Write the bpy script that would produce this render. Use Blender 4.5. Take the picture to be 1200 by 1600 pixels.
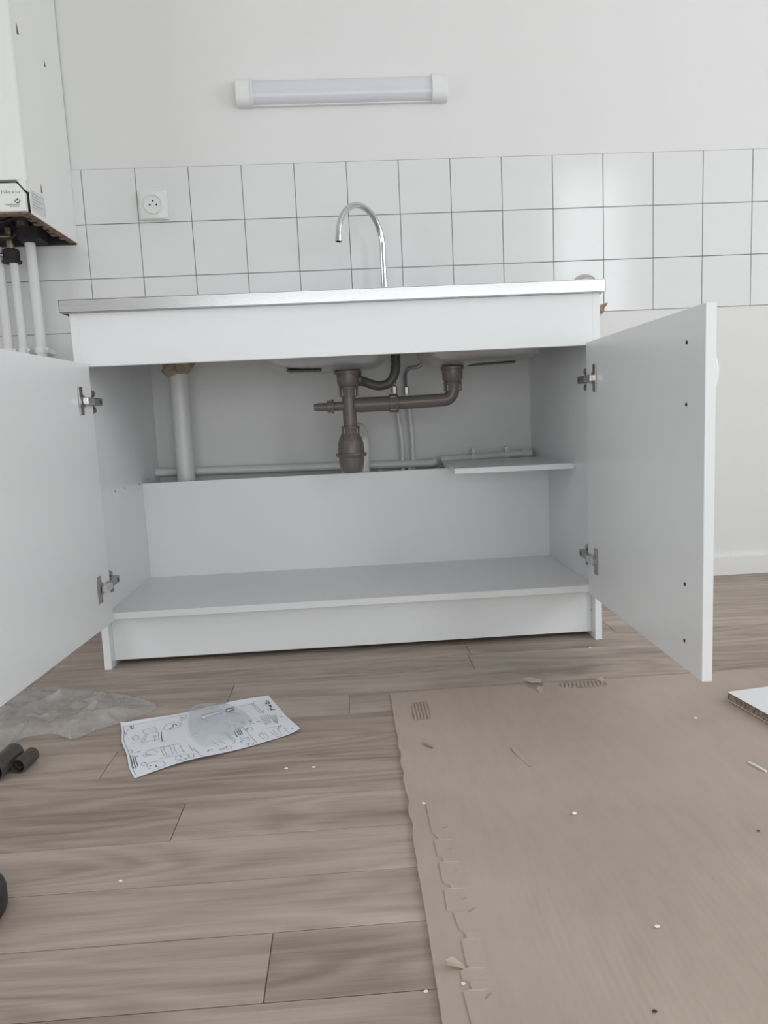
import bpy, bmesh, math, random
from mathutils import Vector, Matrix, noise

# ------------------------------------------------------------------ clear
for o in list(bpy.data.objects):
    bpy.data.objects.remove(o, do_unlink=True)
sc = bpy.context.scene
COL = sc.collection
random.seed(7)

# ------------------------------------------------------------------ camera
cam_d = bpy.data.cameras.new('camera')
cam_d.sensor_fit = 'VERTICAL'
cam_d.sensor_height = 36.0
cam_d.lens = 1133.73 / 1600.0 * 36.0
cam_d.clip_start = 0.02
cam = bpy.data.objects.new('camera', cam_d)
COL.objects.link(cam)
_r = Vector((0.99757635, -0.05160495, -0.0466729))
_u = Vector((0.05297851, 0.12847809, 0.99029625))
_f = Vector((0.04510774, 0.99036877, -0.13090065))
cam.matrix_world = Matrix(((_r.x, _u.x, -_f.x, 0.60644),
                           (_r.y, _u.y, -_f.y, -2.22592),
                           (_r.z, _u.z, -_f.z, 0.55401),
                           (0, 0, 0, 1)))
sc.camera = cam

# ------------------------------------------------------------------ world, daylight, exposure
W = bpy.data.worlds.new('overcast_sky')
sc.world = W
W.use_nodes = True
W.node_tree.nodes['Background'].inputs[0].default_value = (0.86, 0.93, 1.0, 1)
W.node_tree.nodes['Background'].inputs[1].default_value = 1.0
sc.view_settings.view_transform = 'Standard'
sc.view_settings.look = 'None'
sc.view_settings.gamma = 1.0
sc.view_settings.use_curve_mapping = False
sc.view_settings.exposure = -0.29

ROOM_L, ROOM_R, ROOM_BACK, ROOM_H = -2.3, 3.4, -3.8, 2.60
# window openings: (wall, a0, a1, z0, z1, daylight power); a runs along the wall
WINDOWS_AND_FILLS = [('rear', 2.36, 2.98, 0.10, 2.48, 36.000),
           ('right', -2.5, -1.1, 0.90, 2.20, 40.000),
           ('left', -2.9, -1.5, 0.10, 2.10, 33.000),  # unseen window, added to bring in light from the left
           ('rear', -0.3, 1.9, 0.08, 1.30, 34.000)]  # unseen low window, added to fill the cabinet interior with light
def daylight(name, loc, rot, sx, sz, power, color):
    d = bpy.data.lights.new(name, 'AREA'); d.shape = 'RECTANGLE'
    d.size = sx; d.size_y = sz; d.energy = power; d.color = color
    o = bpy.data.objects.new(name, d); COL.objects.link(o)
    o.location = loc; o.rotation_euler = rot
    return o
# area light behind each window; the added windows serve as fill
for wall, a0, a1, z0, z1, pw in WINDOWS_AND_FILLS:
    am, zm = (a0 + a1) / 2, (z0 + z1) / 2
    if pw <= 0: continue
    if wall == 'rear': loc, rot = (am, ROOM_BACK - .10, zm), (math.radians(90), 0, 0)
    elif wall == 'right': loc, rot = (ROOM_R + .10, am, zm), (math.radians(90), 0, math.radians(90))
    else: loc, rot = (ROOM_L - .10, am, zm), (math.radians(90), 0, math.radians(-90))
    daylight('window_daylight', loc, rot, a1 - a0, z1 - z0, pw, (0.95, 0.98, 1.0))

# ------------------------------------------------------------------ materials
def nmat(name):
    m = bpy.data.materials.new(name); m.use_nodes = True
    nt = m.node_tree
    return m, nt, nt.nodes['Principled BSDF']
def nd(nt, t, **kw):
    n = nt.nodes.new(t)
    for k, v in kw.items():
        if hasattr(n, k): setattr(n, k, v)
        else: n.inputs[k].default_value = v
    return n
def simple(name, col, rough=0.5, metal=0.0, var=0.04, vscale=6.0, bump=0.0, bscale=200.0, spec=0.5):
    m, nt, p = nmat(name)
    tc = nd(nt, 'ShaderNodeTexCoord')
    nz = nd(nt, 'ShaderNodeTexNoise'); nz.inputs['Scale'].default_value = vscale; nz.inputs['Detail'].default_value = 4
    nt.links.new(tc.outputs['Object'], nz.inputs['Vector'])
    rp = nd(nt, 'ShaderNodeValToRGB')
    a = tuple(max(0, c * (1 - var)) for c in col); b = tuple(min(1, c * (1 + var)) for c in col)
    rp.color_ramp.elements[0].position = 0.3; rp.color_ramp.elements[1].position = 0.7
    rp.color_ramp.elements[0].color = (*a, 1); rp.color_ramp.elements[1].color = (*b, 1)
    nt.links.new(nz.outputs['Fac'], rp.inputs[0]); nt.links.new(rp.outputs[0], p.inputs['Base Color'])
    p.inputs['Roughness'].default_value = rough; p.inputs['Metallic'].default_value = metal
    p.inputs['Specular IOR Level'].default_value = spec
    if bump > 0:
        n2 = nd(nt, 'ShaderNodeTexNoise'); n2.inputs['Scale'].default_value = bscale; n2.inputs['Detail'].default_value = 3
        nt.links.new(tc.outputs['Object'], n2.inputs['Vector'])
        bp = nd(nt, 'ShaderNodeBump'); bp.inputs['Strength'].default_value = bump; bp.inputs['Distance'].default_value = 0.002
        nt.links.new(n2.outputs['Fac'], bp.inputs['Height']); nt.links.new(bp.outputs[0], p.inputs['Normal'])
    return m

def wood_mat():
    m, nt, p = nmat('grey_brown_vinyl_plank')
    L = nt.links.new
    tc = nd(nt, 'ShaderNodeTexCoord'); oi = nd(nt, 'ShaderNodeObjectInfo')
    mul = nd(nt, 'ShaderNodeVectorMath', operation='MULTIPLY_ADD')
    cmb = nd(nt, 'ShaderNodeCombineXYZ')
    rm = nd(nt, 'ShaderNodeMath', operation='MULTIPLY'); rm.inputs[1].default_value = 37.0
    L(oi.outputs['Random'], rm.inputs[0]); L(rm.outputs[0], cmb.inputs[0]); L(rm.outputs[0], cmb.inputs[1]); L(rm.outputs[0], cmb.inputs[2])
    mul.inputs[1].default_value = (1, 1, 1); L(tc.outputs['Object'], mul.inputs[0]); L(cmb.outputs[0], mul.inputs[2])
    def noise_n(sx, sy, detail, rough=0.55, dist=0.0):
        mp = nd(nt, 'ShaderNodeMapping'); mp.inputs['Scale'].default_value = (sx, sy, 1)
        L(mul.outputs[0], mp.inputs[0])
        n = nd(nt, 'ShaderNodeTexNoise'); n.inputs['Scale'].default_value = 1.0; n.inputs['Detail'].default_value = detail
        n.inputs['Roughness'].default_value = rough; n.inputs['Distortion'].default_value = dist
        L(mp.outputs[0], n.inputs['Vector']); return n
    big = noise_n(2.2, 17, 3, 0.5, 0.4)
    rings = noise_n(1.6, 11, 1.5, 0.45, 0.25)
    sn = nd(nt, 'ShaderNodeMath', operation='MULTIPLY'); sn.inputs[1].default_value = 62.0
    L(rings.outputs['Fac'], sn.inputs[0])
    si = nd(nt, 'ShaderNodeMath', operation='SINE'); L(sn.outputs[0], si.inputs[0])
    fine = noise_n(9, 330, 5, 0.65)
    med = noise_n(4, 70, 4, 0.6, 0.6)
    def madd(a, k, b):
        n = nd(nt, 'ShaderNodeMath', operation='MULTIPLY_ADD'); n.inputs[1].default_value = k
        L(a, n.inputs[0])
        if b is None: n.inputs[2].default_value = 0
        elif isinstance(b, float): n.inputs[2].default_value = b
        else: L(b, n.inputs[2])
        return n.outputs[0]
    v = madd(big.outputs['Fac'], 0.75, 0.0)
    v = madd(si.outputs[0], 0.065, v)
    v = madd(med.outputs['Fac'], 0.42, v)
    v = madd(fine.outputs['Fac'], 0.30, v)
    v = madd(oi.outputs['Random'], 0.12, v)      # planks differ in tone
    v = madd(v, 1.0, -0.315)
    rp = nd(nt, 'ShaderNodeValToRGB')
    e = rp.color_ramp.elements
    e[0].position = 0.18; e[0].color = (0.235, 0.180, 0.145, 1)
    e[1].position = 0.80; e[1].color = (0.560, 0.470, 0.405, 1)
    x = e.new(0.47); x.color = (0.400, 0.325, 0.275, 1)
    L(v, rp.inputs[0])
    # an uneven dark patch mixed into the plank colour in front of the cabinet
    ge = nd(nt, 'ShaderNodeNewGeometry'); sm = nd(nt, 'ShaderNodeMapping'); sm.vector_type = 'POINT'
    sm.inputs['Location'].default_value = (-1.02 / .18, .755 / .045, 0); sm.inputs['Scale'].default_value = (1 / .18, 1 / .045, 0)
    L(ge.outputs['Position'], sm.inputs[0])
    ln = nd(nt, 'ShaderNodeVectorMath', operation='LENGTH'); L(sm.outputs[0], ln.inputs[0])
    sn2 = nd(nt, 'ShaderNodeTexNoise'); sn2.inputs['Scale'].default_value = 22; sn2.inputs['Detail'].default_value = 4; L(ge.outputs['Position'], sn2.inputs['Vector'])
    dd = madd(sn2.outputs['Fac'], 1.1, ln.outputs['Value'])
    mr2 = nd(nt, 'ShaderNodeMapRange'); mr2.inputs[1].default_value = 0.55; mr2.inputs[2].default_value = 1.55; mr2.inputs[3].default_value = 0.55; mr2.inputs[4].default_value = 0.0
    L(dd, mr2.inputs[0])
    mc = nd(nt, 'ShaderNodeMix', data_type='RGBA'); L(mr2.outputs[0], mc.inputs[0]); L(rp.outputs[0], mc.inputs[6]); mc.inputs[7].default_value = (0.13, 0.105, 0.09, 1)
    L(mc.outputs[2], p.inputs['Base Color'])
    p.inputs['Roughness'].default_value = 0.5
    bp = nd(nt, 'ShaderNodeBump'); bp.inputs['Strength'].default_value = 0.12; bp.inputs['Distance'].default_value = 0.001
    L(fine.outputs['Fac'], bp.inputs['Height']); L(bp.outputs[0], p.inputs['Normal'])
    return m

def cardboard_mat():
    m, nt, p = nmat('brown_corrugated_cardboard'); L = nt.links.new
    tc = nd(nt, 'ShaderNodeTexCoord')
    def nz(sx, sy, d):
        mp = nd(nt, 'ShaderNodeMapping'); mp.inputs['Scale'].default_value = (sx, sy, 1); L(tc.outputs['Object'], mp.inputs[0])
        n = nd(nt, 'ShaderNodeTexNoise'); n.inputs['Scale'].default_value = 1; n.inputs['Detail'].default_value = d
        L(mp.outputs[0], n.inputs['Vector']); return n
    a = nz(3, 3, 5); b = nz(60, 14, 4)
    mx = nd(nt, 'ShaderNodeMath', operation='MULTIPLY_ADD'); mx.inputs[1].default_value = 0.35
    L(b.outputs['Fac'], mx.inputs[0]); L(a.outputs['Fac'], mx.inputs[2])
    rp = nd(nt, 'ShaderNodeValToRGB'); e = rp.color_ramp.elements
    e[0].position = 0.45; e[0].color = (0.425, 0.345, 0.292, 1)
    e[1].position = 0.9; e[1].color = (0.515, 0.428, 0.368, 1)
    L(mx.outputs[0], rp.inputs[0]); L(rp.outputs[0], p.inputs['Base Color'])
    p.inputs['Roughness'].default_value = 0.85; p.inputs['Specular IOR Level'].default_value = 0.2
    n2 = nd(nt, 'ShaderNodeTexNoise'); n2.inputs['Scale'].default_value = 260; L(tc.outputs['Object'], n2.inputs['Vector'])
    bp = nd(nt, 'ShaderNodeBump'); bp.inputs['Strength'].default_value = 0.15; bp.inputs['Distance'].default_value = 0.001
    L(n2.outputs['Fac'], bp.inputs['Height']); L(bp.outputs[0], p.inputs['Normal'])
    return m

def film_mat(name, opac, tint):
    m = bpy.data.materials.new(name); m.use_nodes = True; nt = m.node_tree; nt.nodes.clear(); L = nt.links.new
    out = nd(nt, 'ShaderNodeOutputMaterial'); tr = nd(nt, 'ShaderNodeBsdfTransparent'); tr.inputs[0].default_value = (0.97, 0.97, 0.97, 1)
    df = nd(nt, 'ShaderNodeBsdfDiffuse'); df.inputs[0].default_value = (*tint, 1)
    gl = nd(nt, 'ShaderNodeBsdfGlossy'); gl.inputs['Roughness'].default_value = 0.12
    lw = nd(nt, 'ShaderNodeLayerWeight'); lw.inputs[0].default_value = 0.5
    pw = nd(nt, 'ShaderNodeMath', operation='POWER'); pw.inputs[1].default_value = 4.0; L(lw.outputs['Facing'], pw.inputs[0])
    fr = nd(nt, 'ShaderNodeMath', operation='MULTIPLY_ADD'); fr.inputs[1].default_value = 0.7; fr.inputs[2].default_value = 0.045; L(pw.outputs[0], fr.inputs[0])
    tc = nd(nt, 'ShaderNodeTexCoord'); nz = nd(nt, 'ShaderNodeTexNoise'); nz.inputs['Scale'].default_value = 14; nz.inputs['Detail'].default_value = 5
    L(tc.outputs['Object'], nz.inputs['Vector'])
    mr = nd(nt, 'ShaderNodeMapRange'); mr.inputs[1].default_value = 0.3; mr.inputs[2].default_value = 0.7
    mr.inputs[3].default_value = opac * 0.6; mr.inputs[4].default_value = min(0.95, opac * 1.4)
    L(nz.outputs['Fac'], mr.inputs[0])
    tl = nd(nt, 'ShaderNodeBsdfTranslucent'); tl.inputs[0].default_value = (*tint, 1)
    md = nd(nt, 'ShaderNodeMixShader'); md.inputs[0].default_value = 0.35; L(df.outputs[0], md.inputs[1]); L(tl.outputs[0], md.inputs[2])
    m1 = nd(nt, 'ShaderNodeMixShader'); L(mr.outputs[0], m1.inputs[0]); L(tr.outputs[0], m1.inputs[1]); L(md.outputs[0], m1.inputs[2])
    m2 = nd(nt, 'ShaderNodeMixShader'); L(fr.outputs[0], m2.inputs[0]); L(m1.outputs[0], m2.inputs[1]); L(gl.outputs[0], m2.inputs[2])
    L(m2.outputs[0], out.inputs[0])
    return m

def steel_mat(name, col, rough, aniso_scale=(2, 400, 400)):
    m, nt, p = nmat(name); L = nt.links.new
    tc = nd(nt, 'ShaderNodeTexCoord'); mp = nd(nt, 'ShaderNodeMapping'); mp.inputs['Scale'].default_value = aniso_scale
    L(tc.outputs['Object'], mp.inputs[0])
    nz = nd(nt, 'ShaderNodeTexNoise'); nz.inputs['Scale'].default_value = 1; nz.inputs['Detail'].default_value = 3; L(mp.outputs[0], nz.inputs['Vector'])
    mr = nd(nt, 'ShaderNodeMapRange'); mr.inputs[3].default_value = rough * 0.8; mr.inputs[4].default_value = rough * 1.2
    L(nz.outputs['Fac'], mr.inputs[0]); L(mr.outputs[0], p.inputs['Roughness'])
    p.inputs['Base Color'].default_value = (*col, 1); p.inputs['Metallic'].default_value = 1
    return m

def chip_mat():
    m, nt, p = nmat('raw_chipboard'); L = nt.links.new
    tc = nd(nt, 'ShaderNodeTexCoord'); vo = nd(nt, 'ShaderNodeTexNoise'); vo.inputs['Scale'].default_value = 180; vo.inputs['Detail'].default_value = 5
    L(tc.outputs['Object'], vo.inputs['Vector'])
    rp = nd(nt, 'ShaderNodeValToRGB'); e = rp.color_ramp.elements
    e[0].position = 0.36; e[0].color = (0.13, 0.10, 0.08, 1); e[1].position = 0.66; e[1].color = (0.36, 0.27, 0.20, 1)
    L(vo.outputs['Fac'], rp.inputs[0]); L(rp.outputs[0], p.inputs['Base Color']); p.inputs['Roughness'].default_value = 0.9
    return m

M = {
 'plaster': simple('matt_white_wall_paint', (0.77, 0.77, 0.762), 0.75, var=0.012, vscale=1.5, bump=0.05, bscale=90),
 'ceiling': simple('white_ceiling_paint', (0.88, 0.88, 0.87), 0.9, var=0.01),
 'tile': simple('glazed_white_tile', (0.77, 0.78, 0.775), 0.13, var=0.012, vscale=5, bump=0.03, bscale=9),
 'grout': simple('dark_grey_grout', (0.25, 0.245, 0.24), 0.9, var=0.2, vscale=40),
 'trim': simple('white_gloss_trim', (0.80, 0.80, 0.79), 0.4, var=0.01),
 'wood': wood_mat(),
 'card': cardboard_mat(),
 'card_raw': simple('torn_cardboard_core', (0.36, 0.285, 0.235), 0.95, var=0.2, vscale=60),
 'melamine': simple('white_melamine', (0.80, 0.812, 0.82), 0.30, var=0.008, vscale=3),
 'steel': steel_mat('brushed_stainless_steel', (0.66, 0.66, 0.66), 0.28),
 'basin': steel_mat('dull_basin_steel', (0.62, 0.60, 0.58), 0.42, (60, 60, 60)),
 'chrome': steel_mat('polished_chrome', (0.66, 0.66, 0.67), 0.09, (30, 30, 30)),
 'hinge': steel_mat('nickel_plated_hinge', (0.42, 0.40, 0.385), 0.36, (90, 90, 90)),
 'hinge_bright': steel_mat('bright_hinge_arm', (0.72, 0.70, 0.68), 0.24, (90, 90, 90)),
 'grey_pvc': simple('dark_grey_drain_plastic', (0.135, 0.122, 0.115), 0.34, var=0.06, vscale=20),
 'hose': simple('charcoal_corrugated_plastic', (0.085, 0.08, 0.078), 0.45, var=0.1, vscale=40),
 'rubber': simple('black_rubber', (0.022, 0.021, 0.022), 0.55, var=0.1, vscale=30),
 'sticker': simple('dark_sticker', (0.03, 0.03, 0.03), 0.5, var=0.1),
 'pipe': simple('white_painted_pipe', (0.74, 0.74, 0.73), 0.35, var=0.03, vscale=12),
 'enamel': simple('white_enamel_casing', (0.85, 0.86, 0.84), 0.32, var=0.01, vscale=2),
 'rust': simple('rusty_metal', (0.24, 0.155, 0.11), 0.85, var=0.45, vscale=70),
 'near_black': simple('near_black_matt', (0.030, 0.027, 0.028), 0.75, var=0.4, vscale=30),  # near-black for the boiler underside, valves, tube ends and specks
 'brass': steel_mat('dull_brass', (0.45, 0.38, 0.29), 0.4, (60, 60, 60)),
 'plastic': simple('white_plastic', (0.80, 0.81, 0.80), 0.35, var=0.01),
 'diffuser': simple('frosted_lamp_cover', (0.70, 0.71, 0.755), 0.22, var=0.012, vscale=4),
 'foam': simple('expanding_foam', (0.42, 0.33, 0.25), 0.9, var=0.3, vscale=60, bump=0.5, bscale=120),
 'print': simple('dark_print_ink', (0.10, 0.10, 0.11), 0.7, var=0.1),
 'print_grey': simple('grey_print_ink', (0.33, 0.33, 0.36), 0.7, var=0.1),
 'label': simple('pale_label_paper', (0.70, 0.70, 0.70), 0.6, var=0.03),
 'paper': simple('white_printer_paper', (0.86, 0.88, 0.95), 0.75, var=0.015, vscale=8),
 'hole': simple('dark_drilled_hole', (0.02, 0.02, 0.02), 0.9, var=0.1),
 'film': film_mat('clear_packing_film', 0.33, (0.80, 0.82, 0.82)),
 'bag': film_mat('clear_hardware_bag', 0.25, (0.74, 0.77, 0.84)),
 'chip': chip_mat(),
 'tube': simple('dark_brown_plastic_tube', (0.066, 0.058, 0.055), 0.45, var=0.2, vscale=30),
 'black_plastic': simple('black_plastic', (0.02, 0.021, 0.024), 0.45, var=0.2, vscale=60),
 'crumb': simple('white_plaster_crumb', (0.82, 0.82, 0.80), 0.8, var=0.05),
 'plasterbrown': simple('bare_brown_plaster', (0.34, 0.23, 0.17), 0.95, var=0.35, vscale=90),
 'glass': film_mat('window_glass', 0.01, (0.8, 0.8, 0.8)),
}

# ------------------------------------------------------------------ mesh helpers
OFF = {}
def woff(o):
    return OFF.get(o.name, Vector((0, 0, 0)))
def obj(name, bm, mat, parent=None, smooth=False, base=None, auto=True):
    """bm holds WORLD coordinates; it becomes one mesh object."""
    off = woff(parent) if parent is not None else (Vector(base) if base is not None else Vector((0, 0, 0)))
    if off.length > 0: bmesh.ops.translate(bm, vec=-off, verts=bm.verts)
    bmesh.ops.recalc_face_normals(bm, faces=bm.faces)
    me = bpy.data.meshes.new(name); bm.to_mesh(me); bm.free()
    me.materials.append(M[mat])
    if smooth:
        for p in me.polygons: p.use_smooth = True
        if auto:
            try: me.set_sharp_from_angle(angle=math.radians(38))
            except Exception: pass
    o = bpy.data.objects.new(name, me); COL.objects.link(o)
    if parent is not None:
        o.parent = parent; OFF[o.name] = off
    else:
        o.location = off; OFF[o.name] = off
    return o
def tag(o, label=None, cat=None, group=None, kind=None):
    if label: o['label'] = label
    if cat: o['category'] = cat
    if group: o['group'] = group
    if kind: o['kind'] = kind
    return o
def thing(name, loc, label, cat, group=None):
    e = bpy.data.objects.new(name, None); e.empty_display_size = 0.05; COL.objects.link(e)
    e.location = loc; OFF[e.name] = Vector(loc)
    return tag(e, label, cat, group)
def struct(o): o['kind'] = 'structure'; return o

def bx(x0, x1, y0, y1, z0, z1, bev=0.0, seg=1, bm=None):
    b = bmesh.new()
    v = [b.verts.new((x, y, z)) for x in (x0, x1) for y in (y0, y1) for z in (z0, z1)]
    for f in ((0, 1, 3, 2), (4, 6, 7, 5), (0, 4, 5, 1), (2, 3, 7, 6), (0, 2, 6, 4), (1, 5, 7, 3)):
        b.faces.new([v[i] for i in f])
    if bev > 0: bmesh.ops.bevel(b, geom=list(b.edges), offset=bev, segments=seg, profile=0.5, affect='EDGES')
    return join(bm, b)
def join(bm, b):
    if bm is None: return b
    me = bpy.data.meshes.new('tmp'); b.to_mesh(me); b.free(); bm.from_mesh(me); bpy.data.meshes.remove(me)
    return bm
def prism(pts, axis, a0, a1, bev=0.0, bm=None):
    """polygon pts extruded along axis ('x','y','z')"""
    b = bmesh.new()
    def P(p, a):
        return {'x': (a, p[0], p[1]), 'y': (p[0], a, p[1]), 'z': (p[0], p[1], a)}[axis]
    r0 = [b.verts.new(P(p, a0)) for p in pts]; r1 = [b.verts.new(P(p, a1)) for p in pts]
    b.faces.new(r0); b.faces.new(r1[::-1]); n = len(pts)
    for i in range(n): b.faces.new((r0[i], r1[i], r1[(i + 1) % n], r0[(i + 1) % n]))
    bmesh.ops.recalc_face_normals(b, faces=b.faces)
    if bev > 0: bmesh.ops.bevel(b, geom=list(b.edges), offset=bev, segments=1, profile=0.5, affect='EDGES')
    return join(bm, b)
def smooth_path(pts, n=8):
    pts = [Vector(p) for p in pts]; out = []
    for i in range(len(pts) - 1):
        p0 = pts[max(i - 1, 0)]; p1 = pts[i]; p2 = pts[i + 1]; p3 = pts[min(i + 2, len(pts) - 1)]
        for k in range(n):
            t = k / n
            out.append(0.5 * ((2 * p1) + (p2 - p0) * t + (2 * p0 - 5 * p1 + 4 * p2 - p3) * t * t + (3 * p1 - p0 - 3 * p2 + p3) * t ** 3))
    out.append(pts[-1]); return out
def tube(pts, r, seg=16, cap=True, bm=None, inner=None):
    """swept tube; r a number or f(s in 0..1); inner = wall thickness for an open hollow tube"""
    b = bmesh.new(); pts = [Vector(p) for p in pts]; n = len(pts)
    L = [0]
    for i in range(1, n): L.append(L[-1] + (pts[i] - pts[i - 1]).length)
    tot = L[-1] or 1
    T = [(pts[min(i + 1, n - 1)] - pts[max(i - 1, 0)]).normalized() for i in range(n)]
    up = Vector((0, 0, 1)) if abs(T[0].z) < 0.9 else Vector((1, 0, 0))
    nrm = (up - T[0] * up.dot(T[0])).normalized()
    def ringset(dr):
        nn = nrm.copy(); R = []
        for i in range(n):
            nn = (nn - T[i] * nn.dot(T[i])).normalized(); bb = T[i].cross(nn)
            rr = (r(L[i] / tot) if callable(r) else r) - dr
            R.append([b.verts.new(pts[i] + (nn * math.cos(2 * math.pi * k / seg) + bb * math.sin(2 * math.pi * k / seg)) * rr) for k in range(seg)])
        for i in range(n - 1):
            for k in range(seg):
                b.faces.new((R[i][k], R[i][(k + 1) % seg], R[i + 1][(k + 1) % seg], R[i + 1][k]))
        return R
    A = ringset(0)
    if inner:
        B = ringset(inner)
        for e in (0, -1):
            for k in range(seg): b.faces.new((A[e][k], A[e][(k + 1) % seg], B[e][(k + 1) % seg], B[e][k]))
    elif cap:
        b.faces.new(A[0][::-1]); b.faces.new(A[-1])
    bmesh.ops.recalc_face_normals(b, faces=b.faces)
    return join(bm, b)
def lathe(prof, c, axis='z', seg=28, bm=None):
    """profile [(r, h)] revolved about an axis through c; r=0 ends close"""
    b = bmesh.new(); rings = []
    def P(r, h, a):
        x, y = r * math.cos(a), r * math.sin(a)
        d = {'z': (x, y, h), 'y': (x, h, y), 'x': (h, x, y)}[axis]
        return (c[0] + d[0], c[1] + d[1], c[2] + d[2])
    for r, h in prof:
        if r <= 1e-6: rings.append([b.verts.new(P(0, h, 0))])
        else: rings.append([b.verts.new(P(r, h, 2 * math.pi * k / seg)) for k in range(seg)])
    for i in range(len(rings) - 1):
        A, B = rings[i], rings[i + 1]
        for k in range(seg):
            k2 = (k + 1) % seg
            if len(A) == 1 and len(B) == 1: continue
            if len(A) == 1: b.faces.new((A[0], B[k], B[k2]))
            elif len(B) == 1: b.faces.new((A[k], A[k2], B[0]))
            else: b.faces.new((A[k], A[k2], B[k2], B[k]))
    bmesh.ops.recalc_face_normals(b, faces=b.faces)
    return join(bm, b)
def disc(c, r, h, axis='z', seg=24, bm=None):
    return lathe([(0, 0), (r, 0), (r, h), (0, h)], c, axis, seg, bm)
def xform(bm, mat):
    bmesh.ops.transform(bm, matrix=mat, verts=bm.verts); return bm
def textmesh(s, size, loc, ax, ay, depth=0.0003, align='LEFT'):
    """lettering as a mesh: ax, ay are the world directions of the writing and of 'up'"""
    c = bpy.data.curves.new('lettering', 'FONT'); c.body = s; c.size = size; c.extrude = depth; c.align_x = align
    c.resolution_u = 3
    o = bpy.data.objects.new('lettering', c); COL.objects.link(o)
    dg = bpy.context.evaluated_depsgraph_get()
    me = bpy.data.meshes.new_from_object(o.evaluated_get(dg))
    bpy.data.objects.remove(o, do_unlink=True); bpy.data.curves.remove(c)
    b = bmesh.new(); b.from_mesh(me); bpy.data.meshes.remove(me)
    ax = Vector(ax).normalized(); ay = Vector(ay).normalized(); az = ax.cross(ay)
    m = Matrix(((ax.x, ay.x, az.x, loc[0]), (ax.y, ay.y, az.y, loc[1]), (ax.z, ay.z, az.z, loc[2]), (0, 0, 0, 1)))
    return xform(b, m)

# ================================================================== ROOM SHELL
TS, TX, TZ = 0.15189, -0.11439, 1.29277       # tile pitch and grid origin (tile faces lie at y = 0)
WY = 0.003                                    # plaster face
wall_back = struct(obj('wall_back', bx(ROOM_L - .1, ROOM_R + .1, WY, WY + .12, -.05, ROOM_H), 'plaster'))
def wall_with_openings(name, wall):
    """wall slab with window openings; built along u, placed on its side of the room"""
    ops = [w for w in WINDOWS_AND_FILLS if w[0] == wall]
    u0, u1 = (ROOM_L - .2, ROOM_R + .2) if wall == 'rear' else (ROOM_BACK, WY)
    th = .2
    def slab(a0, a1, z0, z1, bm):
        if a1 - a0 < 1e-4 or z1 - z0 < 1e-4: return
        if wall == 'rear': bx(a0, a1, ROOM_BACK - th, ROOM_BACK, z0, z1, 0, 1, bm)
        elif wall == 'right': bx(ROOM_R, ROOM_R + th, a0, a1, z0, z1, 0, 1, bm)
        else: bx(ROOM_L - th, ROOM_L, a0, a1, z0, z1, 0, 1, bm)
    bm = bmesh.new(); cur = u0
    for w in sorted(ops, key=lambda w: w[1]):
        slab(cur, w[1], -.05, ROOM_H, bm); slab(w[1], w[2], -.05, w[3], bm); slab(w[1], w[2], w[4], ROOM_H, bm); cur = w[2]
    slab(cur, u1, -.05, ROOM_H, bm)
    struct(obj(name, bm, 'plaster'))
wall_with_openings('wall_left', 'left'); wall_with_openings('wall_right', 'right'); wall_with_openings('wall_rear', 'rear')
struct(obj('ceiling', bx(ROOM_L - .2, ROOM_R + .2, ROOM_BACK - .2, WY + .1, ROOM_H, ROOM_H + .1), 'ceiling'))
for wi, (wall, a0, a1, z0, z1, pw) in enumerate(WINDOWS_AND_FILLS):
    def wb(p0, p1, q0, q1, d0, d1, bev, bm):
        if wall == 'rear': return bx(p0, p1, ROOM_BACK - d1, ROOM_BACK - d0, q0, q1, bev, 1, bm)
        if wall == 'right': return bx(ROOM_R + d0, ROOM_R + d1, p0, p1, q0, q1, bev, 1, bm)
        return bx(ROOM_L - d1, ROOM_L - d0, p0, p1, q0, q1, bev, 1, bm)
    b = bmesh.new(); fw = .045; am = (a0 + a1) / 2
    for p0, p1 in ((a0, a0 + fw), (a1 - fw, a1), (am - .03, am + .03)): wb(p0, p1, z0, z1, .03, .08, .004, b)
    for q0, q1 in ((z0, z0 + fw), (z1 - fw, z1)): wb(a0 + fw, a1 - fw, q0, q1, .03, .08, .004, b)
    win = struct(obj('window_%d' % (wi + 1), b, 'trim'))  # the last two windows are added for their fill light
    for p0, p1 in ((a0 + fw, am - .03), (am + .03, a1 - fw)):
        obj('pane', wb(p0, p1, z0 + fw, z1 - fw, .053, .057, 0, None), 'glass', win)

# ---- tiles, each one an object on the wall
gz0, gz1 = TZ - 3 * TS, TZ
obj('grout', bx(TX - 4 * TS, TX + 16 * TS, .0016, WY + .004, gz0, gz1), 'grout', wall_back)
hs = TS / 2 - .0011
tile_me = None
for j in range(3):
    for i in range(-4, 16):
        if tile_me is None:
            t = obj('tile', bx(-hs, hs, 0, .006, -hs, hs, .0008, 1), 'tile', wall_back)
            tile_me = t.data
        else:
            t = bpy.data.objects.new('tile', tile_me); COL.objects.link(t); t.parent = wall_back
        t.location = (TX + (i + .5) * TS, random.uniform(-.0003, .0003), TZ - (j + .5) * TS)
        t.rotation_euler = (random.uniform(-.004, .004), 0, random.uniform(-.004, .004))
# broken patch where the tiling ends behind the worktop
b = bmesh.new()
pp = [(1.392, .846), (1.3935, .8575), (1.401, .8585), (1.409, .862), (1.4165, .8625), (1.410, .8525), (1.405, .848), (1.4045, .840), (1.399, .831), (1.394, .830)]
prism(pp, 'y', -.0022, .002, .0006, b)
o = obj('broken_plaster', b, 'plasterbrown', wall_back); o['label'] = 'bare brown broken plaster'

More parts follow.
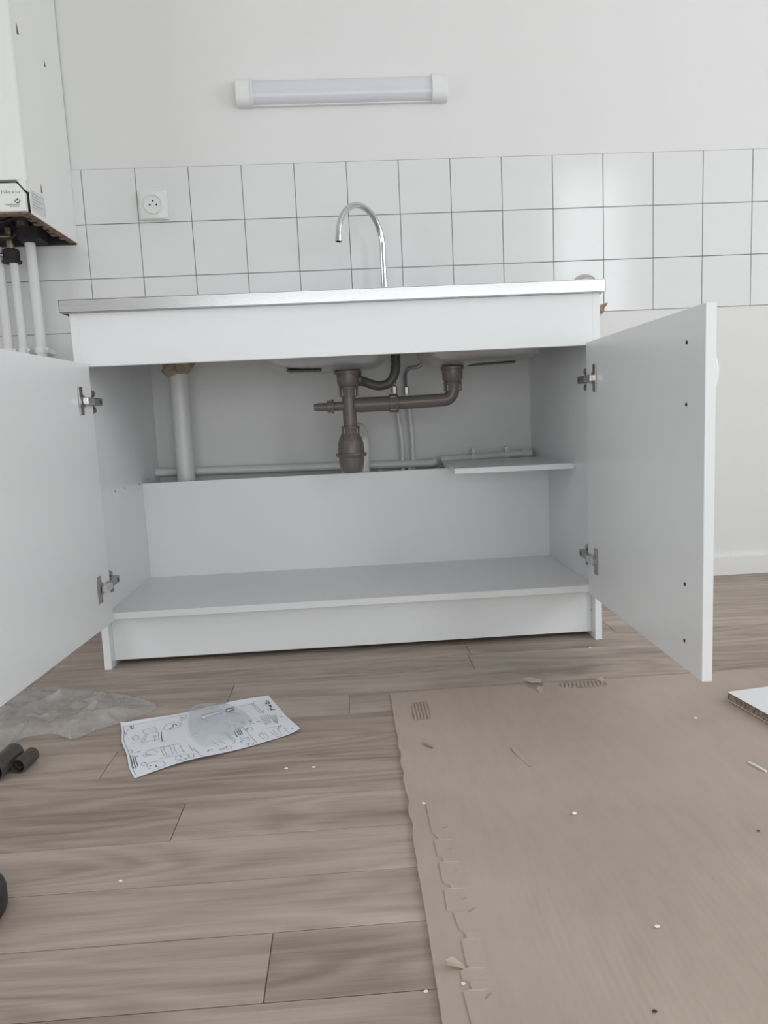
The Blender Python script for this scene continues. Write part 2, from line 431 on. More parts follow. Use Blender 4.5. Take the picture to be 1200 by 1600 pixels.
# ---- floor: planks laid one by one
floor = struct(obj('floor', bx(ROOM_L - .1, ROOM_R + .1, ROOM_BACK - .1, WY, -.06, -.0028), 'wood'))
RW = .0967; Y0 = -1.589
known = {0: .497, 1: -.13, 2: -.27, 3: .339, 4: -.08, 5: .181, 6: -.21, 7: .583, 8: .338}
PL = 0.98
for k in range(-3, 17):
    y0 = Y0 + k * RW; y1 = min(y0 + RW, -.001)
    off = known.get(k, random.uniform(-.3, .6))
    x = off - PL * math.ceil((off + .85) / PL)
    while x < 2.35:
        xa, xb = x, min(x + PL, 2.45)
        cx, cy = (xa + xb) / 2, (y0 + y1) / 2
        w = (xb - xa) / 2 - .0006; h = (y1 - y0) / 2 - .0006
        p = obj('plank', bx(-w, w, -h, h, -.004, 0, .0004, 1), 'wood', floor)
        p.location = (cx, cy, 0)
        x += PL
# baseboard along the tiled wall
prof = [(WY, 0), (WY, .068), (-.006, .068), (-.0105, .064), (-.012, .058), (-.012, 0)]
struct(obj('baseboard_left', prism(prof, 'x', ROOM_L, .0150), 'trim'))
struct(obj('baseboard_right', prism(prof, 'x', 1.1915, ROOM_R), 'trim'))

# ================================================================== SINK CABINET
YB, BL, BR, T = -.571, .0165, 1.190, .0165
ZA, ZS, YK, ZK, ZT = .6915, .134, -.1917, .400, .8065
cab = thing('sink_cabinet', (.603, -.3, 0), 'white double-door sink cabinet standing open under the steel worktop', 'cabinet')
side_prof = [(YB, 0), (YB + .004, 0), (-.042, 0), (-.042, ZT), (YB, ZT)]
for x0, x1 in ((BL, BL + T), (BR - T, BR)):
    s = obj('side_panel', bx(x0, x1, YB, -.0005, 0, ZT, .0007), 'melamine', cab)
    inner = x1 if x0 < .5 else x0
    sg = 1 if x0 < .5 else -1
    holes = [(-.3492, .4023), (-.4271, .4019), (-.2167, .400), (-.1304, .4068)] if x0 < .5 else [(-.4316, .4029), (-.5424, .0674)]
    for hy, hz in holes:
        obj('peg_hole', disc((inner - sg * .001, hy, hz), .0026, sg * .0014, 'x', 10), 'hole', s)
obj('apron', bx(BL + T, BR - T, YB, YB + .016, ZA, ZT, .0007), 'melamine', cab)
obj('bottom_shelf', bx(BL + T, BR - T, YB + .001, YK, ZS - .016, ZS, .0007), 'melamine', cab)
obj('back_panel', bx(BL + T, BR - T, YK, YK + .016, .02, ZK, .0007), 'melamine', cab)
obj('kickboard', bx(BL + T, BR - T, YB + .028, YB + .044, .013, ZS - .0165, .0007), 'melamine', cab)
shp = [(.8718, -.408), (1.1733, -.432), (1.1733, -.15), (.8745, -.15)]
o = obj('corner_shelf', prism([(.8718, -.412), (1.1733, -.424), (1.1733, -.10), (.882, -.10)], 'z', ZK + .0005, ZK + .0145, .0007), 'melamine', cab)

def make_door(p0, p1, sg, label):
    """p0, p1: inner face line seen from above, sg: direction (x) the outer face lies in"""
    p0 = Vector((*p0, 0)); p1 = Vector((*p1, 0)); d = (p1 - p0).normalized()
    n = Vector((-d.y, d.x, 0));  n = n if n.x * sg > 0 else -n
    th = .0165; z0, z1 = .117, .697
    pts = [p0, p1, p1 + n * th, p0 + n * th]
    door = obj('door', prism([(p.x, p.y) for p in pts], 'z', z0, z1, .0009), 'melamine', cab)
    door['label'] = label
    def P(u, w, z): v = p0 + d * u - n * w; return (v.x, v.y, z)
    def lb(u0, u1, w0, w1, za, zb, bev=.0006, bm=None):
        b = bx(u0, u1, w0, w1, za, zb, bev)
        m = Matrix(((d.x, -n.x, 0, p0.x), (d.y, -n.y, 0, p0.y), (0, 0, 1, 0), (0, 0, 0, 1)))
        return join(bm, xform(b, m))
    si = BR - T if sg > 0 else BL + T            # inner face of the cabinet side
    for zc in (.6155, .2055):
        # screwed cup plate on the door
        b = bmesh.new()
        lb(.052, .072, 0, .0026, zc - .030, zc + .030, .001, b)
        lb(.046, .074, 0, .0034, zc - .013, zc + .013, .001, b)
        obj('hinge_cup_plate', b, 'hinge', door)
        # bright arm crossing from the cup to the mount
        xi = si - sg * .006
        xa, xb = sorted((p0.x - sg * .001, p0.x - sg * .0135))
        obj('hinge_arm', bx(xa, xb, -.640, -.598, zc - .0075, zc + .0075, .002, 2), 'hinge_bright', door)
        b = bmesh.new()
        xa, xb = sorted((si - sg * .004, si - sg * .0225))
        bx(xa, xb, -.602, -.525, zc - .0085, zc + .0085, .0015, 1, b)
        xa, xb = sorted((si - sg * .0005, si - sg * .0125))
        bx(xa, xb, -.570, -.551, zc - .0265, zc + .0265, .003, 2, b)
        for q in (-1, 1):
            lathe([(0, 0), (.0068, 0), (.0068, .009), (.004, .010), (.004, .0085), (0, .0085)], (si - sg * .006, -.556, zc + q * .018), 'x', 14, b) if sg < 0 else \
            lathe([(0, 0), (.0068, 0), (.0068, -.009), (.004, -.010), (.004, -.0085), (0, -.0085)], (si - sg * .006, -.556, zc + q * .018), 'x', 14, b)
        obj('hinge_mount', b, 'hinge', door)
        b = bmesh.new()
        xa, xb = sorted((si - sg * .0222, si - sg * .0232))
        bx(xa, xb, -.541, -.535, zc - .0045, zc + .0045, 0, 1, b)
        obj('hinge_slot', b, 'hole', door)
    # screw holes of the handle, drilled twice
    for zc in (.6458, .5498, .2599, .1649):
        b = disc((0, 0, 0), .0032, .0016, 'x', 12)
        v = p0 + d * .517
        xform(b, Matrix.Translation((v.x + n.x * .001, v.y + n.y * .001, zc)) @ Matrix.Diagonal((-sg, 1, 1, 1)))
        bmesh.ops.recalc_face_normals(b, faces=b.faces)
        obj('screw_hole', b, 'hole', door)
    # white bow handle on the outer face
    hp = []
    for q in range(13):
        t = q / 12; hz = .550 + .096 * t
        hgt = .0165 + .0295 * math.sin(math.pi * t) ** .6
        v = p0 + d * .517 + n * hgt; hp.append((v.x, v.y, hz))
    obj('handle', tube(hp, .0055, 12), 'plastic', door, smooth=True)
    return door
make_door((1.1555, -.578), (1.1415, -1.158), 1, 'right-hand door standing open towards the viewer')
make_door((.0500, -.578), (.0205, -1.158), -1, 'left-hand door standing open towards the viewer')

# ================================================================== STEEL WORKTOP WITH TWO BASINS
WF, WB, ZTOP, ZLIP = -.5825, -.022, .8346, .8067
top = thing('sink_worktop', (.6, -.3, ZLIP), 'stainless steel double-basin worktop lying on the white cabinet', 'sink')
BAS = [(.565, .172), (.955, .165)]
BY, BHY = -.315, .175
xs = [0, BAS[0][0] - BAS[0][1], BAS[0][0] + BAS[0][1], BAS[1][0] - BAS[1][1], BAS[1][0] + BAS[1][1], 1.2]
ys = [WF, BY - BHY, BY + BHY, WB]
b = bmesh.new()
for i in range(5):
    for j in range(3):
        if j == 1 and i in (1, 3): continue
        bx(xs[i], xs[i + 1], ys[j], ys[j + 1], ZTOP - .0015, ZTOP, 0, 1, b)
obj('top_sheet', b, 'steel', top)
b = bmesh.new()
bx(0, 1.2, WF, WF + .0016, ZLIP, ZTOP - .0002, .0004, 1, b)
bx(0, 1.2, WF, WF + .012, ZLIP, ZLIP + .0015, 0, 1, b)
for x0, x1 in ((0, .0016), (1.1984, 1.2)): bx(x0, x1, WF, WB, ZLIP, ZTOP - .0002, .0004, 1, b)
bx(0, 1.2, WB - .0016, WB, ZLIP, ZTOP - .0002, .0004, 1, b)
obj('rim', b, 'steel', top)
b = bmesh.new()
for x0, x1, y0, y1 in ((.004, 1.196, WF + .014, WF + .034), (.004, .03, WF + .036, WB - .03), (1.17, 1.196, WF + .036, WB - .03)):
    bx(x0, x1, y0, y1, ZLIP + .001, ZTOP - .002, 0, 1, b)
obj('support_frame', b, 'chip', top)
for k in range(7):
    x = .06 + k * .045
    obj('drainer_ridge', tube([(x, -.46, ZTOP), (x, -.17, ZTOP)], .003, 8), 'steel', top, smooth=True)
def rrect(hx, hy, r, n=8):
    out = []
    for cx, cy, a0 in ((hx - r, hy - r, 0), (-hx + r, hy - r, 90), (-hx + r, -hy + r, 180), (hx - r, -hy + r, 270)):
        for k in range(n + 1):
            a = math.radians(a0 + 90 * k / n); out.append((cx + r * math.cos(a), cy + r * math.sin(a)))
    return out
for bi, (cx, hx) in enumerate(BAS):
    b = bmesh.new(); rings = []
    for ins, z in ((0, ZTOP), (.004, .828), (.010, .76), (.016, .712), (.026, .694), (.042, .683), (.065, .678), (.10, .6765), (.135, .676)):
        rr = rrect(hx - ins, BHY - ins, max(.012, .075 - ins * .4) if ins < .1 else .03)
        rings.append([b.verts.new((cx + x, BY + y, z)) for x, y in rr])
    N = len(rings[0])
    for i in range(len(rings) - 1):
        for k in range(N): b.faces.new((rings[i][k], rings[i][(k + 1) % N], rings[i + 1][(k + 1) % N], rings[i + 1][k]))
    c = b.verts.new((cx, BY, .6758))
    for k in range(N): b.faces.new((rings[-1][k], rings[-1][(k + 1) % N], c))
    o = obj('basin', b, 'basin', top, smooth=True)
    md = o.modifiers.new('sheet', 'SOLIDIFY'); md.thickness = .001; md.offset = 1
    # sticker under the basin
    if bi == 0:
        q = [(.462, -.425), (.545, -.40), (.535, -.23), (.466, -.22)]
        bb = prism([(.467, -.43), (.553, -.415), (.549, -.35), (.470, -.36)], 'z', .6728, .6742)
    else:
        bb = prism([(.930, -.30), (.94, -.37), (1.035, -.40), (1.045, -.36)], 'z', .6728, .6742)
    o = obj('underside_sticker', bb, 'sticker', top); o['label'] = 'black sticker under the basin'

# ---- gooseneck tap
tap = thing('gooseneck_tap', (.735, -.09, ZTOP), 'chrome gooseneck tap rising behind the worktop edge', 'faucet')
obj('base_collar', lathe([(0, 0), (.026, 0), (.026, .006), (.02, .012), (.018, .05), (.011, .058), (0, .058)], (.735, -.09, ZTOP)), 'chrome', tap, smooth=True)
dv = Vector((-.123, -.122)); Rr = dv.length / 2; dv.normalize()
path = [(.735, -.09, ZTOP + .055 + .14 * i / 5) for i in range(6)]
zc = ZTOP + .195
for k in range(1, 29):
    a = math.pi * k / 28 * .985
    s = Rr - Rr * math.cos(a)
    path.append((.735 + dv.x * s, -.09 + dv.y * s, zc + Rr * 1.12 * math.sin(a)))
obj('spout', tube(path, lambda s: .0092 - .001 * s, 18), 'chrome', tap, smooth=True)
e = Vector(path[-1]); e2 = e + (e - Vector(path[-2])).normalized() * .014
obj('aerator', tube([e, e2], .0096, 18, inner=.0016), 'chrome', tap, smooth=True)
obj('aerator_mesh', tube([e + (e2 - e) * .55, e + (e2 - e) * .75], .0082, 14), 'hole', tap)
obj('lever', tube(smooth_path([(.754, -.085, ZTOP + .03), (.78, -.08, ZTOP + .036), (.80, -.078, ZTOP + .038)], 4), .004, 10), 'chrome', tap, smooth=True)

# ================================================================== DRAIN
DX, DY = .6165, -.32
dr = thing('drain_trap', (DX, DY, .41), 'dark grey plastic sink drain with bottle trap under both basins', 'drain')
def collar(c, r, h, axis, lugs, bm=None):
    b = lathe([(0, 0), (r, 0), (r * 1.06, h * .08), (r * 1.06, h * .22), (r, h * .3), (r * .97, h), (0, h)], c, axis, 26)
    for k in range(lugs):
        a = 2 * math.pi * k / lugs
        x, y = math.cos(a) * r, math.sin(a) * r
        s = .0016
        if axis == 'z': bx(c[0] + x - s, c[0] + x + s, c[1] + y - s, c[1] + y + s, *sorted((c[2] + h * .3, c[2] + h * .95)), 0, 1, b)
        elif axis == 'x': bx(*sorted((c[0] + h * .3, c[0] + h * .95)), c[1] + x - s, c[1] + x + s, c[2] + y - s, c[2] + y + s, 0, 1, b)
    return join(bm, b)
obj('strainer_cup', lathe([(0, .6745), (.034, .6745), (.036, .672), (.036, .666), (.0295, .6655), (.0288, .644), (.026, .636), (.0235, .634), (0, .634)], (DX, DY, 0)), 'grey_pvc', dr, smooth=True)
obj('coupling_nut', collar((DX, DY, .634), .0236, -.026, 'z', 8), 'grey_pvc', dr, smooth=True)
obj('tee_stem', lathe([(0, .612), (.0178, .612), (.0178, .520), (0, .520)], (DX - .0005, DY, 0)), 'grey_pvc', dr, smooth=True)
obj('coupling_nut', collar((DX, DY, .532), .0228, -.020, 'z', 8), 'grey_pvc', dr, smooth=True)
obj('trap_body', lathe([(0, .513), (.0235, .513), (.029, .502), (.0325, .490), (.0345, .474), (.0345, .463), (.040, .462), (.0405, .458), (0, .458)], (DX - .0015, DY, 0), 'z', 36), 'grey_pvc', dr, smooth=True)
obj('trap_cup', lathe([(0, .4575), (.0405, .4575), (.0385, .4535), (.0335, .4515), (.032, .432), (.0285, .417), (.024, .4115), (0, .4105)], (DX - .0015, DY, 0), 'z', 36), 'grey_pvc', dr, smooth=True)
obj('pipe_sleeve', tube([(DX + .012, DY, .5855), (DX + .028, DY, .5855), (.722, DY, .586)], lambda s: .0165 if s < .12 else .0192, 22), 'grey_pvc', dr, smooth=True)
obj('coupling_nut', collar((.7435, DY, .586), .0232, -.023, 'x', 8), 'grey_pvc', dr, smooth=True)
pp = [(.735, DY, .586), (.80, DY, .5875), (.855, DY, .5885)]
for k in range(1, 9):
    a = math.pi / 2 * k / 8
    pp.append((.862 + .026 * math.sin(a), DY, .5885 + .026 - .026 * math.cos(a)))
pp.append((.888, DY, .626))
obj('elbow_pipe', tube(pp, .0168, 22), 'grey_pvc', dr, smooth=True)
obj('coupling_nut', collar((.888, DY, .634), .0225, -.024, 'z', 8), 'grey_pvc', dr, smooth=True)
obj('strainer_cup', lathe([(0, .6745), (.028, .6745), (.030, .672), (.030, .6655), (.0268, .665), (.0262, .642), (.0215, .634), (0, .634)], (.888, DY, 0)), 'grey_pvc', dr, smooth=True)
obj('spigot', tube([(DX - .014, DY, .5855), (.575, DY, .5845)], .0115, 18), 'grey_pvc', dr, smooth=True)
obj('spigot_nut', collar((.576, DY, .5845), .0178, -.017, 'x', 6), 'grey_pvc', dr, smooth=True)
obj('hose_tail', tube([(.562, DY, .5845), (.5425, DY, .5845), (.5424, DY, .5845), (.525, DY, .5845)], lambda s: .0105 if s < .54 else .0085, 16), 'grey_pvc', dr, smooth=True)
obj('trap_screw', disc((DX - .006, DY - .0315, .492), .0025, -.002, 'y', 10), 'grey_pvc', dr)
# overflow hose
hp = smooth_path([(.640, -.312, .652), (.660, -.298, .645), (.6934, -.29, .634), (.7241, -.29, .6404), (.741, -.29, .668), (.7445, -.285, .71), (.745, -.275, .76)], 14)
def corr(s): return .0122 + (.0011 * math.sin(s * 260) if s > .62 else 0)
hp2 = smooth_path([p for p in hp], 2)
obj('overflow_hose', tube(hp2, corr, 18), 'hose', dr, smooth=True, auto=False)
obj('hose_clamp', lathe([(0, 0), (.017, 0), (.017, .013), (0, .013)], (.638, -.312, .651), 'x', 20), 'hose', dr, smooth=True)
# pale outlet hose from the trap down behind the back panel
wh = smooth_path([(.618, -.296, .500), (.628, -.255, .523), (.642, -.19, .523), (.652, -.15, .502), (.655, -.142, .46), (.652, -.140, .40), (.650, -.135, .25), (.650, -.13, .06)], 8)
o = obj('outlet_hose', tube(wh, .0155, 16), 'pipe', dr, smooth=True); o['label'] = 'pale ribbed outlet hose behind the trap'

# ================================================================== PLUMBING BEHIND THE CABINET
VX, VY = .130, -.086
t = thing('waste_pipe', (VX, VY, 0), 'thick white vertical waste pipe inside the cabinet, topped with foam', 'pipe')
obj('pipe_body', tube([(VX, VY, 0.0), (VX + .003, VY, .70)], .0262, 24), 'pipe', t, smooth=True)
b = bmesh.new()
for cx, cy, cz, r in ((VX - .012, VY - .012, .712, .022), (VX + .02, VY - .01, .722, .026), (VX + .002, VY + .02, .725, .03), (VX - .02, VY, .735, .022), (VX + .035, VY + .005, .735, .018), (VX - .030, VY - .006, .713, .011)):
    s = bmesh.new(); bmesh.ops.create_icosphere(s, subdivisions=3, radius=r)
    for v in s.verts:
        v.co *= 1 + .28 * noise.noise(v.co * 55 + Vector((cx * 90, cz * 70, 0)))
        v.co += Vector((cx, cy, cz))
    join(b, s)
o = obj('foam_plug', b, 'foam', t, smooth=True, auto=False); o['label'] = 'lumpy tan expanding foam'

t = thing('supply_pipe_run', (.43, -.035, .41), 'thin white horizontal pipe running along the wall behind the cabinet', 'pipe')
obj('pipe_body', tube([(.0335, -.0335, .4185), (.43, -.0335, .4125), (.855, -.0335, .4055)], .0122, 16), 'pipe', t, smooth=True)
obj('coupling', tube([(.848, -.034, .4055), (.862, -.034, .4065), (.872, -.034, .411)], .0135, 16), 'pipe', t, smooth=True)
for x in (.70, .79):
    obj('clip', bx(x - .006, x + .006, -.05, .002, .388, .3945, .001), 'pipe', t)
t = thing('pipe_stub', (1.02, -.035, .42), 'white clipped pipe length behind the small corner shelf', 'pipe')
obj('pipe_body', tube([(.885, -.034, .4145), (1.02, -.034, .418), (1.165, -.034, .421)], .0108, 16), 'pipe', t, smooth=True)
for x in (.8975, 1.145):
    obj('coupling', tube([(x - .012, -.034, .4146 + (x - .885) * .024), (x + .012, -.034, .4146 + (x - .885) * .024)], .0134, 16), 'pipe', t, smooth=True)
for x in (.986, 1.088):
    b = tube([(x - .006, -.034, .4146 + (x - .885) * .024), (x + .006, -.034, .4146 + (x - .885) * .024)], .0142, 16)
    bx(x - .006, x + .006, -.042, -.026, .43, .4455, .002, 1, b)
    obj('clip', b, 'plastic', t, smooth=True)
SUP = [('first', [(.7545, -.03, .632), (.757, -.03, .60), (.7613, -.03, .565), (.7700, -.03, .49), (.7705, -.03, .42), (.7705, -.03, .435 - .12)], [(.7545, -.031, .645), (.7545, -.034, .67), (.7555, -.05, .72), (.748, -.085, .79)], 'narrow white water pipe under the sink, nearer the bottle trap'),
       ('second', [(.7905, -.03, .628), (.793, -.03, .60), (.797, -.03, .57), (.8016, -.03, .50), (.8025, -.03, .44), (.8025, -.03, .315)], [(.789, -.032, .642), (.787, -.045, .662), (.7885, -.06, .679), (.80, -.075, .690), (.827, -.085, .694), (.85, -.085, .72)], 'narrow white water pipe under the sink, nearer the corner shelf')]
for _, a, h, lab in SUP:
    t = thing('water_pipe', a[-1], lab, 'pipe', 'water pipes under the sink')
    obj('pipe_body', tube(smooth_path(a, 5), .0068, 12), 'pipe', t, smooth=True)
    obj('union_nut', lathe([(0, -.012), (.0085, -.012), (.0085, .008), (.006, .012), (0, .012)], a[0], 'z', 6), 'hinge', t)
    obj('braided_hose', tube(smooth_path(h, 8), .0056, 12), 'hinge', t, smooth=True)

# ================================================================== WALL LAMP
t = thing('strip_lamp', (.645, 0, 1.48), 'white strip lamp mounted on the wall above the tiles', 'lamp')
LZ0, LZ1 = 1.4455, 1.516
def dprof(d0, d1, z0, z1, n=10):
    pts = [(WY, z0), (WY - d0, z0)]
    for k in range(1, n):
        a = math.pi * k / n; pts.append((WY - d0 - (d1 - d0) * math.sin(a), z0 + (z1 - z0) * (1 - math.cos(a)) / 2))
    pts += [(WY - d0, z1), (WY, z1)]; return pts
obj('diffuser', prism(dprof(.012, .033, LZ0 + .003, LZ1 - .003), 'x', .388, .904), 'diffuser', t, smooth=True)
obj('back_tray', bx(.385, .906, WY - .013, WY, LZ0, LZ1, .001), 'plastic', t)
for x0, x1 in ((.3435, .389), (.903, .946)):
    obj('end_cap', prism(dprof(.016, .038, LZ0 - .001, LZ1 + .001), 'x', x0, x1, .0018), 'plastic', t, smooth=True)
for x in (.389, .903):
    obj('end_ring', prism(dprof(.017, .0405, LZ0 - .002, LZ1 + .002), 'x', x - .002, x + .002), 'plastic', t, smooth=True)

# ================================================================== SOCKET
t = thing('wall_socket', (.085, 0, 1.185), 'white surface-mounted power socket on the tiles', 'socket')
obj('back_box', bx(.0425, .126, -.009, .0, 1.1465, 1.227, .002, 2), 'plastic', t, smooth=True)
obj('face', bx(.046, .124, -.0125, -.0088, 1.149, 1.2245, .002, 2), 'plastic', t, smooth=True)
obj('round_insert', lathe([(0, -.0125), (.0275, -.0125), (.0280, -.0150), (.0265, -.0165), (.0235, -.0165), (.0228, -.0138), (0, -.0138)], (.0855, 0, 1.1885), 'y', 36), 'plastic', t, smooth=True)
for dx, dz in ((-.0095, -.002), (.0095, -.002), (0, .0085)):
    obj('pin_hole', disc((.0855 + dx, -.0136, 1.1885 + dz), .0026, -.0006, 'y', 12), 'hole', t)
# round cover on the tiles beyond the worktop
t = thing('pipe_cover', (1.3456, 0, .909), 'domed grey pipe cover on the tiles at the right end of the worktop', 'pipe cover')
obj('dome', lathe([(.037, -.0004), (.0365, -.006), (.031, -.013), (.02, -.018), (0, -.020)], (1.3456, 0, .909), 'y', 30), 'steel', t, smooth=True)
obj('rim', lathe([(.036, -.0004), (.0405, -.0004), (.0405, -.004), (.037, -.0055), (.036, -.004)], (1.3456, 0, .909), 'y', 30), 'chrome', t, smooth=True)

# ================================================================== BOILER
BXR, BXL, BYF, BZ0, BZ1 = -.142, -.598, -.330, 1.090, 2.02
bo = thing('gas_boiler', ((BXL + BXR) / 2, 0, BZ0), 'white wall-hung gas boiler with rusty underside in the corner', 'boiler')
for x0, x1 in ((BXR - .0015, BXR), (BXL, BXL + .0015)):
    obj('side_panel', bx(x0, x1, -.3105, -.001, BZ0, BZ1), 'enamel', bo)
fc = [(BXR, -.310), (BXR, -.318), (BXR - .0025, -.3255), (BXR - .0085, BYF), (BXL + .0085, BYF), (BXL + .0025, -.3255), (BXL, -.318), (BXL, -.310)]
b = prism(fc, 'z', 1.1655, BZ1)
for sx, x in ((-1, BXR), (1, BXL)):
    prism([(x + sx * .022, 1.1655), (x + sx * .0005, 1.1655), (x + sx * .0005, 1.141), (x + sx * .004, 1.141)], 'y', BYF + .002, -.311, 0, b)
obj('front_cover', b, 'enamel', bo, smooth=True)
obj('top_panel', bx(BXL, BXR, -.31, -.001, BZ1 - .002, BZ1), 'enamel', bo)
cp = obj('control_panel', prism([(BXR - .006, BZ0 + .0015), (BXR - .006, 1.137), (BXR - .022, 1.1585), (BXL + .022, 1.1585), (BXL + .006, 1.137), (BXL + .006, BZ0 + .0015)], 'y', BYF + .001, -.312, .002), 'enamel', bo)
yp = BYF + .0008
tb = textmesh('Nexia', .0118, (0, 0, 0), (1, 0, 0), (0, 0, 1), .0002)
xs_ = [v.co.x for v in tb.verts]; k = .0455 / (max(xs_) - min(xs_))
xform(tb, Matrix.Translation((-.2035, yp, 1.1335)) @ Matrix.Diagonal((k, 1, 1, 1)))
obj('lettering', tb, 'print_grey', cp)
tb = textmesh('Chaffoteaux', .0048, (0, 0, 0), (1, 0, 0), (0, 0, 1), .0002)
xs_ = [v.co.x for v in tb.verts]; k = .034 / (max(xs_) - min(xs_))
xform(tb, Matrix.Translation((-.196, yp, 1.1062)) @ Matrix.Diagonal((k, 1, 1, 1)))
obj('lettering', tb, 'print', cp)
tb = textmesh('& Maury', .0045, (0, 0, 0), (1, 0, 0), (0, 0, 1), .0002)
xs_ = [v.co.x for v in tb.verts]; k = .022 / (max(xs_) - min(xs_))
xform(tb, Matrix.Translation((-.184, yp, 1.1022)) @ Matrix.Diagonal((k, 1, 1, 1)))
obj('lettering', tb, 'print', cp)
b = bmesh.new(); lx, lz = -.1655, 1.1160
n = 20; a0 = math.radians(150); a1 = math.radians(390)
vo = [(lx + .0068 * math.cos(a0 + (a1 - a0) * i / n), lz + .0062 * math.sin(a0 + (a1 - a0) * i / n)) for i in range(n + 1)]
vi = [(lx + .0046 * math.cos(a0 + (a1 - a0) * i / n), lz + .0036 * math.sin(a0 + (a1 - a0) * i / n)) for i in range(n + 1)]
for i in range(n):
    q = [vo[i], vo[i + 1], vi[i + 1], vi[i]]
    b.faces.new([b.verts.new((x, yp - .0003, z)) for x, z in q])
b.faces.new([b.verts.new((x, yp - .0003, z)) for x, z in ((lx - .0042, lz + .0052), (lx, lz + .0062), (lx + .0042, lz + .0052), (lx, lz - .0006))])
obj('emblem', b, 'print', cp)
# data plate on the side
sl = obj('data_label', prism([(-.306, 1.0985), (-.306, 1.1475), (-.2275, 1.1565), (-.2225, 1.1015)], 'x', BXR - .0002, BXR + .0005), 'label', bo)
b = bmesh.new()
for r in range(6):
    z = 1.108 + r * .0068
    for (ya, yb) in ((-.299, -.283), (-.280, -.262), (-.258, -.240))[: 3 if r % 2 else 2]:
        bx(BXR + .0005, BXR + .0008, ya, yb, z + (ya + .3) * .06, z + .0014 + (ya + .3) * .06, 0, 1, b)
bx(BXR + .0005, BXR + .0008, -.2262, -.2245, 1.105, 1.152, 0, 1, b)
obj('print', b, 'print_grey', sl)
for (y, z, sx, sz) in ((-.2315, 1.172, .006, .012), (-.281, 1.5285, .007, .014), (-.1198, 1.5212, .006, .008)):
    obj('rust_chip', prism([(y - sx, z - sz), (y - sx * .4, z + sz), (y + sx * .5, z), (y + sx, z - sz * .8)], 'x', BXR - .0002, BXR + .0004), 'rust', bo)
# open underside
obj('burner_block', bx(BXL + .006, BXR - .006, -.300, -.004, 1.128, 1.30), 'near_black', bo)
obj('dark_backing', bx(BXL + .004, BXR - .003, -.016, -.0015, 1.086, 1.30), 'near_black', bo)  # dark sheet added so the back of the opening reads as shade
obj('gap_shade_sheet', bx(BXL + .006, BXR - .004, -.3105, -.302, 1.098, 1.30), 'near_black', bo)  # dark sheet standing in for the shade in the gap behind the panel
b = bx(BXR - .018, BXR - .0016, -.309, -.002, BZ0 - .002, BZ0 + .003, .001, 1)
for k in range(7): bx(BXR - .030 - .004 * (k % 3), BXR - .016, -.29 + k * .038, -.272 + k * .038, BZ0 + .0005, BZ0 + .003, 0, 1, b)
o = obj('bottom_rim', b, 'rust', bo); o['label'] = 'rust-stained lower edge'
obj('front_rim', bx(BXL + .002, BXR - .004, BYF + .003, -.300, BZ0 - .003, BZ0 + .0012, .001), 'rust', bo)
obj('gas_valve', lathe([(0, 0), (.021, 0), (.023, .006), (.023, .04), (.018, .05), (0, .05)], (-.2525, -.07, 1.079)), 'near_black', bo, smooth=True)
obj('valve_cap', lathe([(0, 0), (.016, 0), (.016, .013), (.013, .016), (0, .016)], (-.250, -.105, 1.115), 'z', 18), 'brass', bo, smooth=True)
obj('valve_body', bx(-.275, -.215, -.095, -.02, 1.083, 1.125, .004), 'near_black', bo)
obj('isolating_valve', lathe([(0, 0), (.024, 0), (.026, .003), (.026, .007), (.021, .009), (.022, .034), (.018, .038), (0, .038)], (-.3035, -.07, 1.026)), 'near_black', bo, smooth=True)
obj('valve_tail', lathe([(0, 0), (.011, 0), (.011, .06), (0, .06)], (-.3035, -.07, 1.062)), 'brass', bo, smooth=True)
obj('valve_lever', tube([(-.318, -.09, 1.045), (-.352, -.105, 1.047)], .004, 10), 'chrome', bo, smooth=True)
for pts in ([(-.36, -.2, 1.12), (-.31, -.22, 1.098), (-.27, -.20, 1.104), (-.25, -.16, 1.125)],
            [(-.36, -.12, 1.105), (-.32, -.13, 1.082), (-.285, -.125, 1.078), (-.265, -.12, 1.095), (-.275, -.11, 1.125)],
            [(-.37, -.25, 1.115), (-.30, -.26, 1.103), (-.23, -.24, 1.112), (-.2, -.2, 1.125)]):
    obj('cable', tube(smooth_path(pts, 6), .0038, 10), 'rubber', bo, smooth=True)
obj('copper_pipe', tube([(-.40, -.10, 1.094), (-.335, -.095, 1.094), (-.29, -.09, 1.094)], .0042, 10), 'brass', bo, smooth=True)

# ---- boiler pipes going down the wall
for x0, zt, r, lab in ((-.3395, 1.070, .0135, 'white boiler pipe nearest the left picture edge, cut off by it'),
                       (-.2985, 1.0255, .0116, 'white boiler pipe under the black shut-off valve, middle one of three'),
                       (-.2490, 1.0785, .0140, 'white boiler pipe under the rusty casing corner, rightmost of three')):
    t = thing('boiler_pipe', (x0, -.07, 0), lab, 'pipe', 'pipes under the boiler')
    obj('pipe_body', tube([(x0 - .0035 * zt + .003, -.07, zt), (x0 + .003, -.07, 0)], r, 18), 'pipe', t, smooth=True)
    b = lathe([(0, -.008), (r + .0035, -.008), (r + .0035, .008), (0, .008)], (x0, -.07, .785), 'z', 18)
    bx(x0 - .011, x0 + .011, -.06, .002, .778, .792, .001, 1, b)
    bx(x0 + r, x0 + r + .006, -.078, -.064, .777, .793, .002, 1, b)
    obj('clip', b, 'plastic', t, smooth=True)
    obj('clip_screw', disc((x0 + r + .0075, -.0785, .787), .0042, -.006, 'y', 12), 'plastic', t, smooth=True)

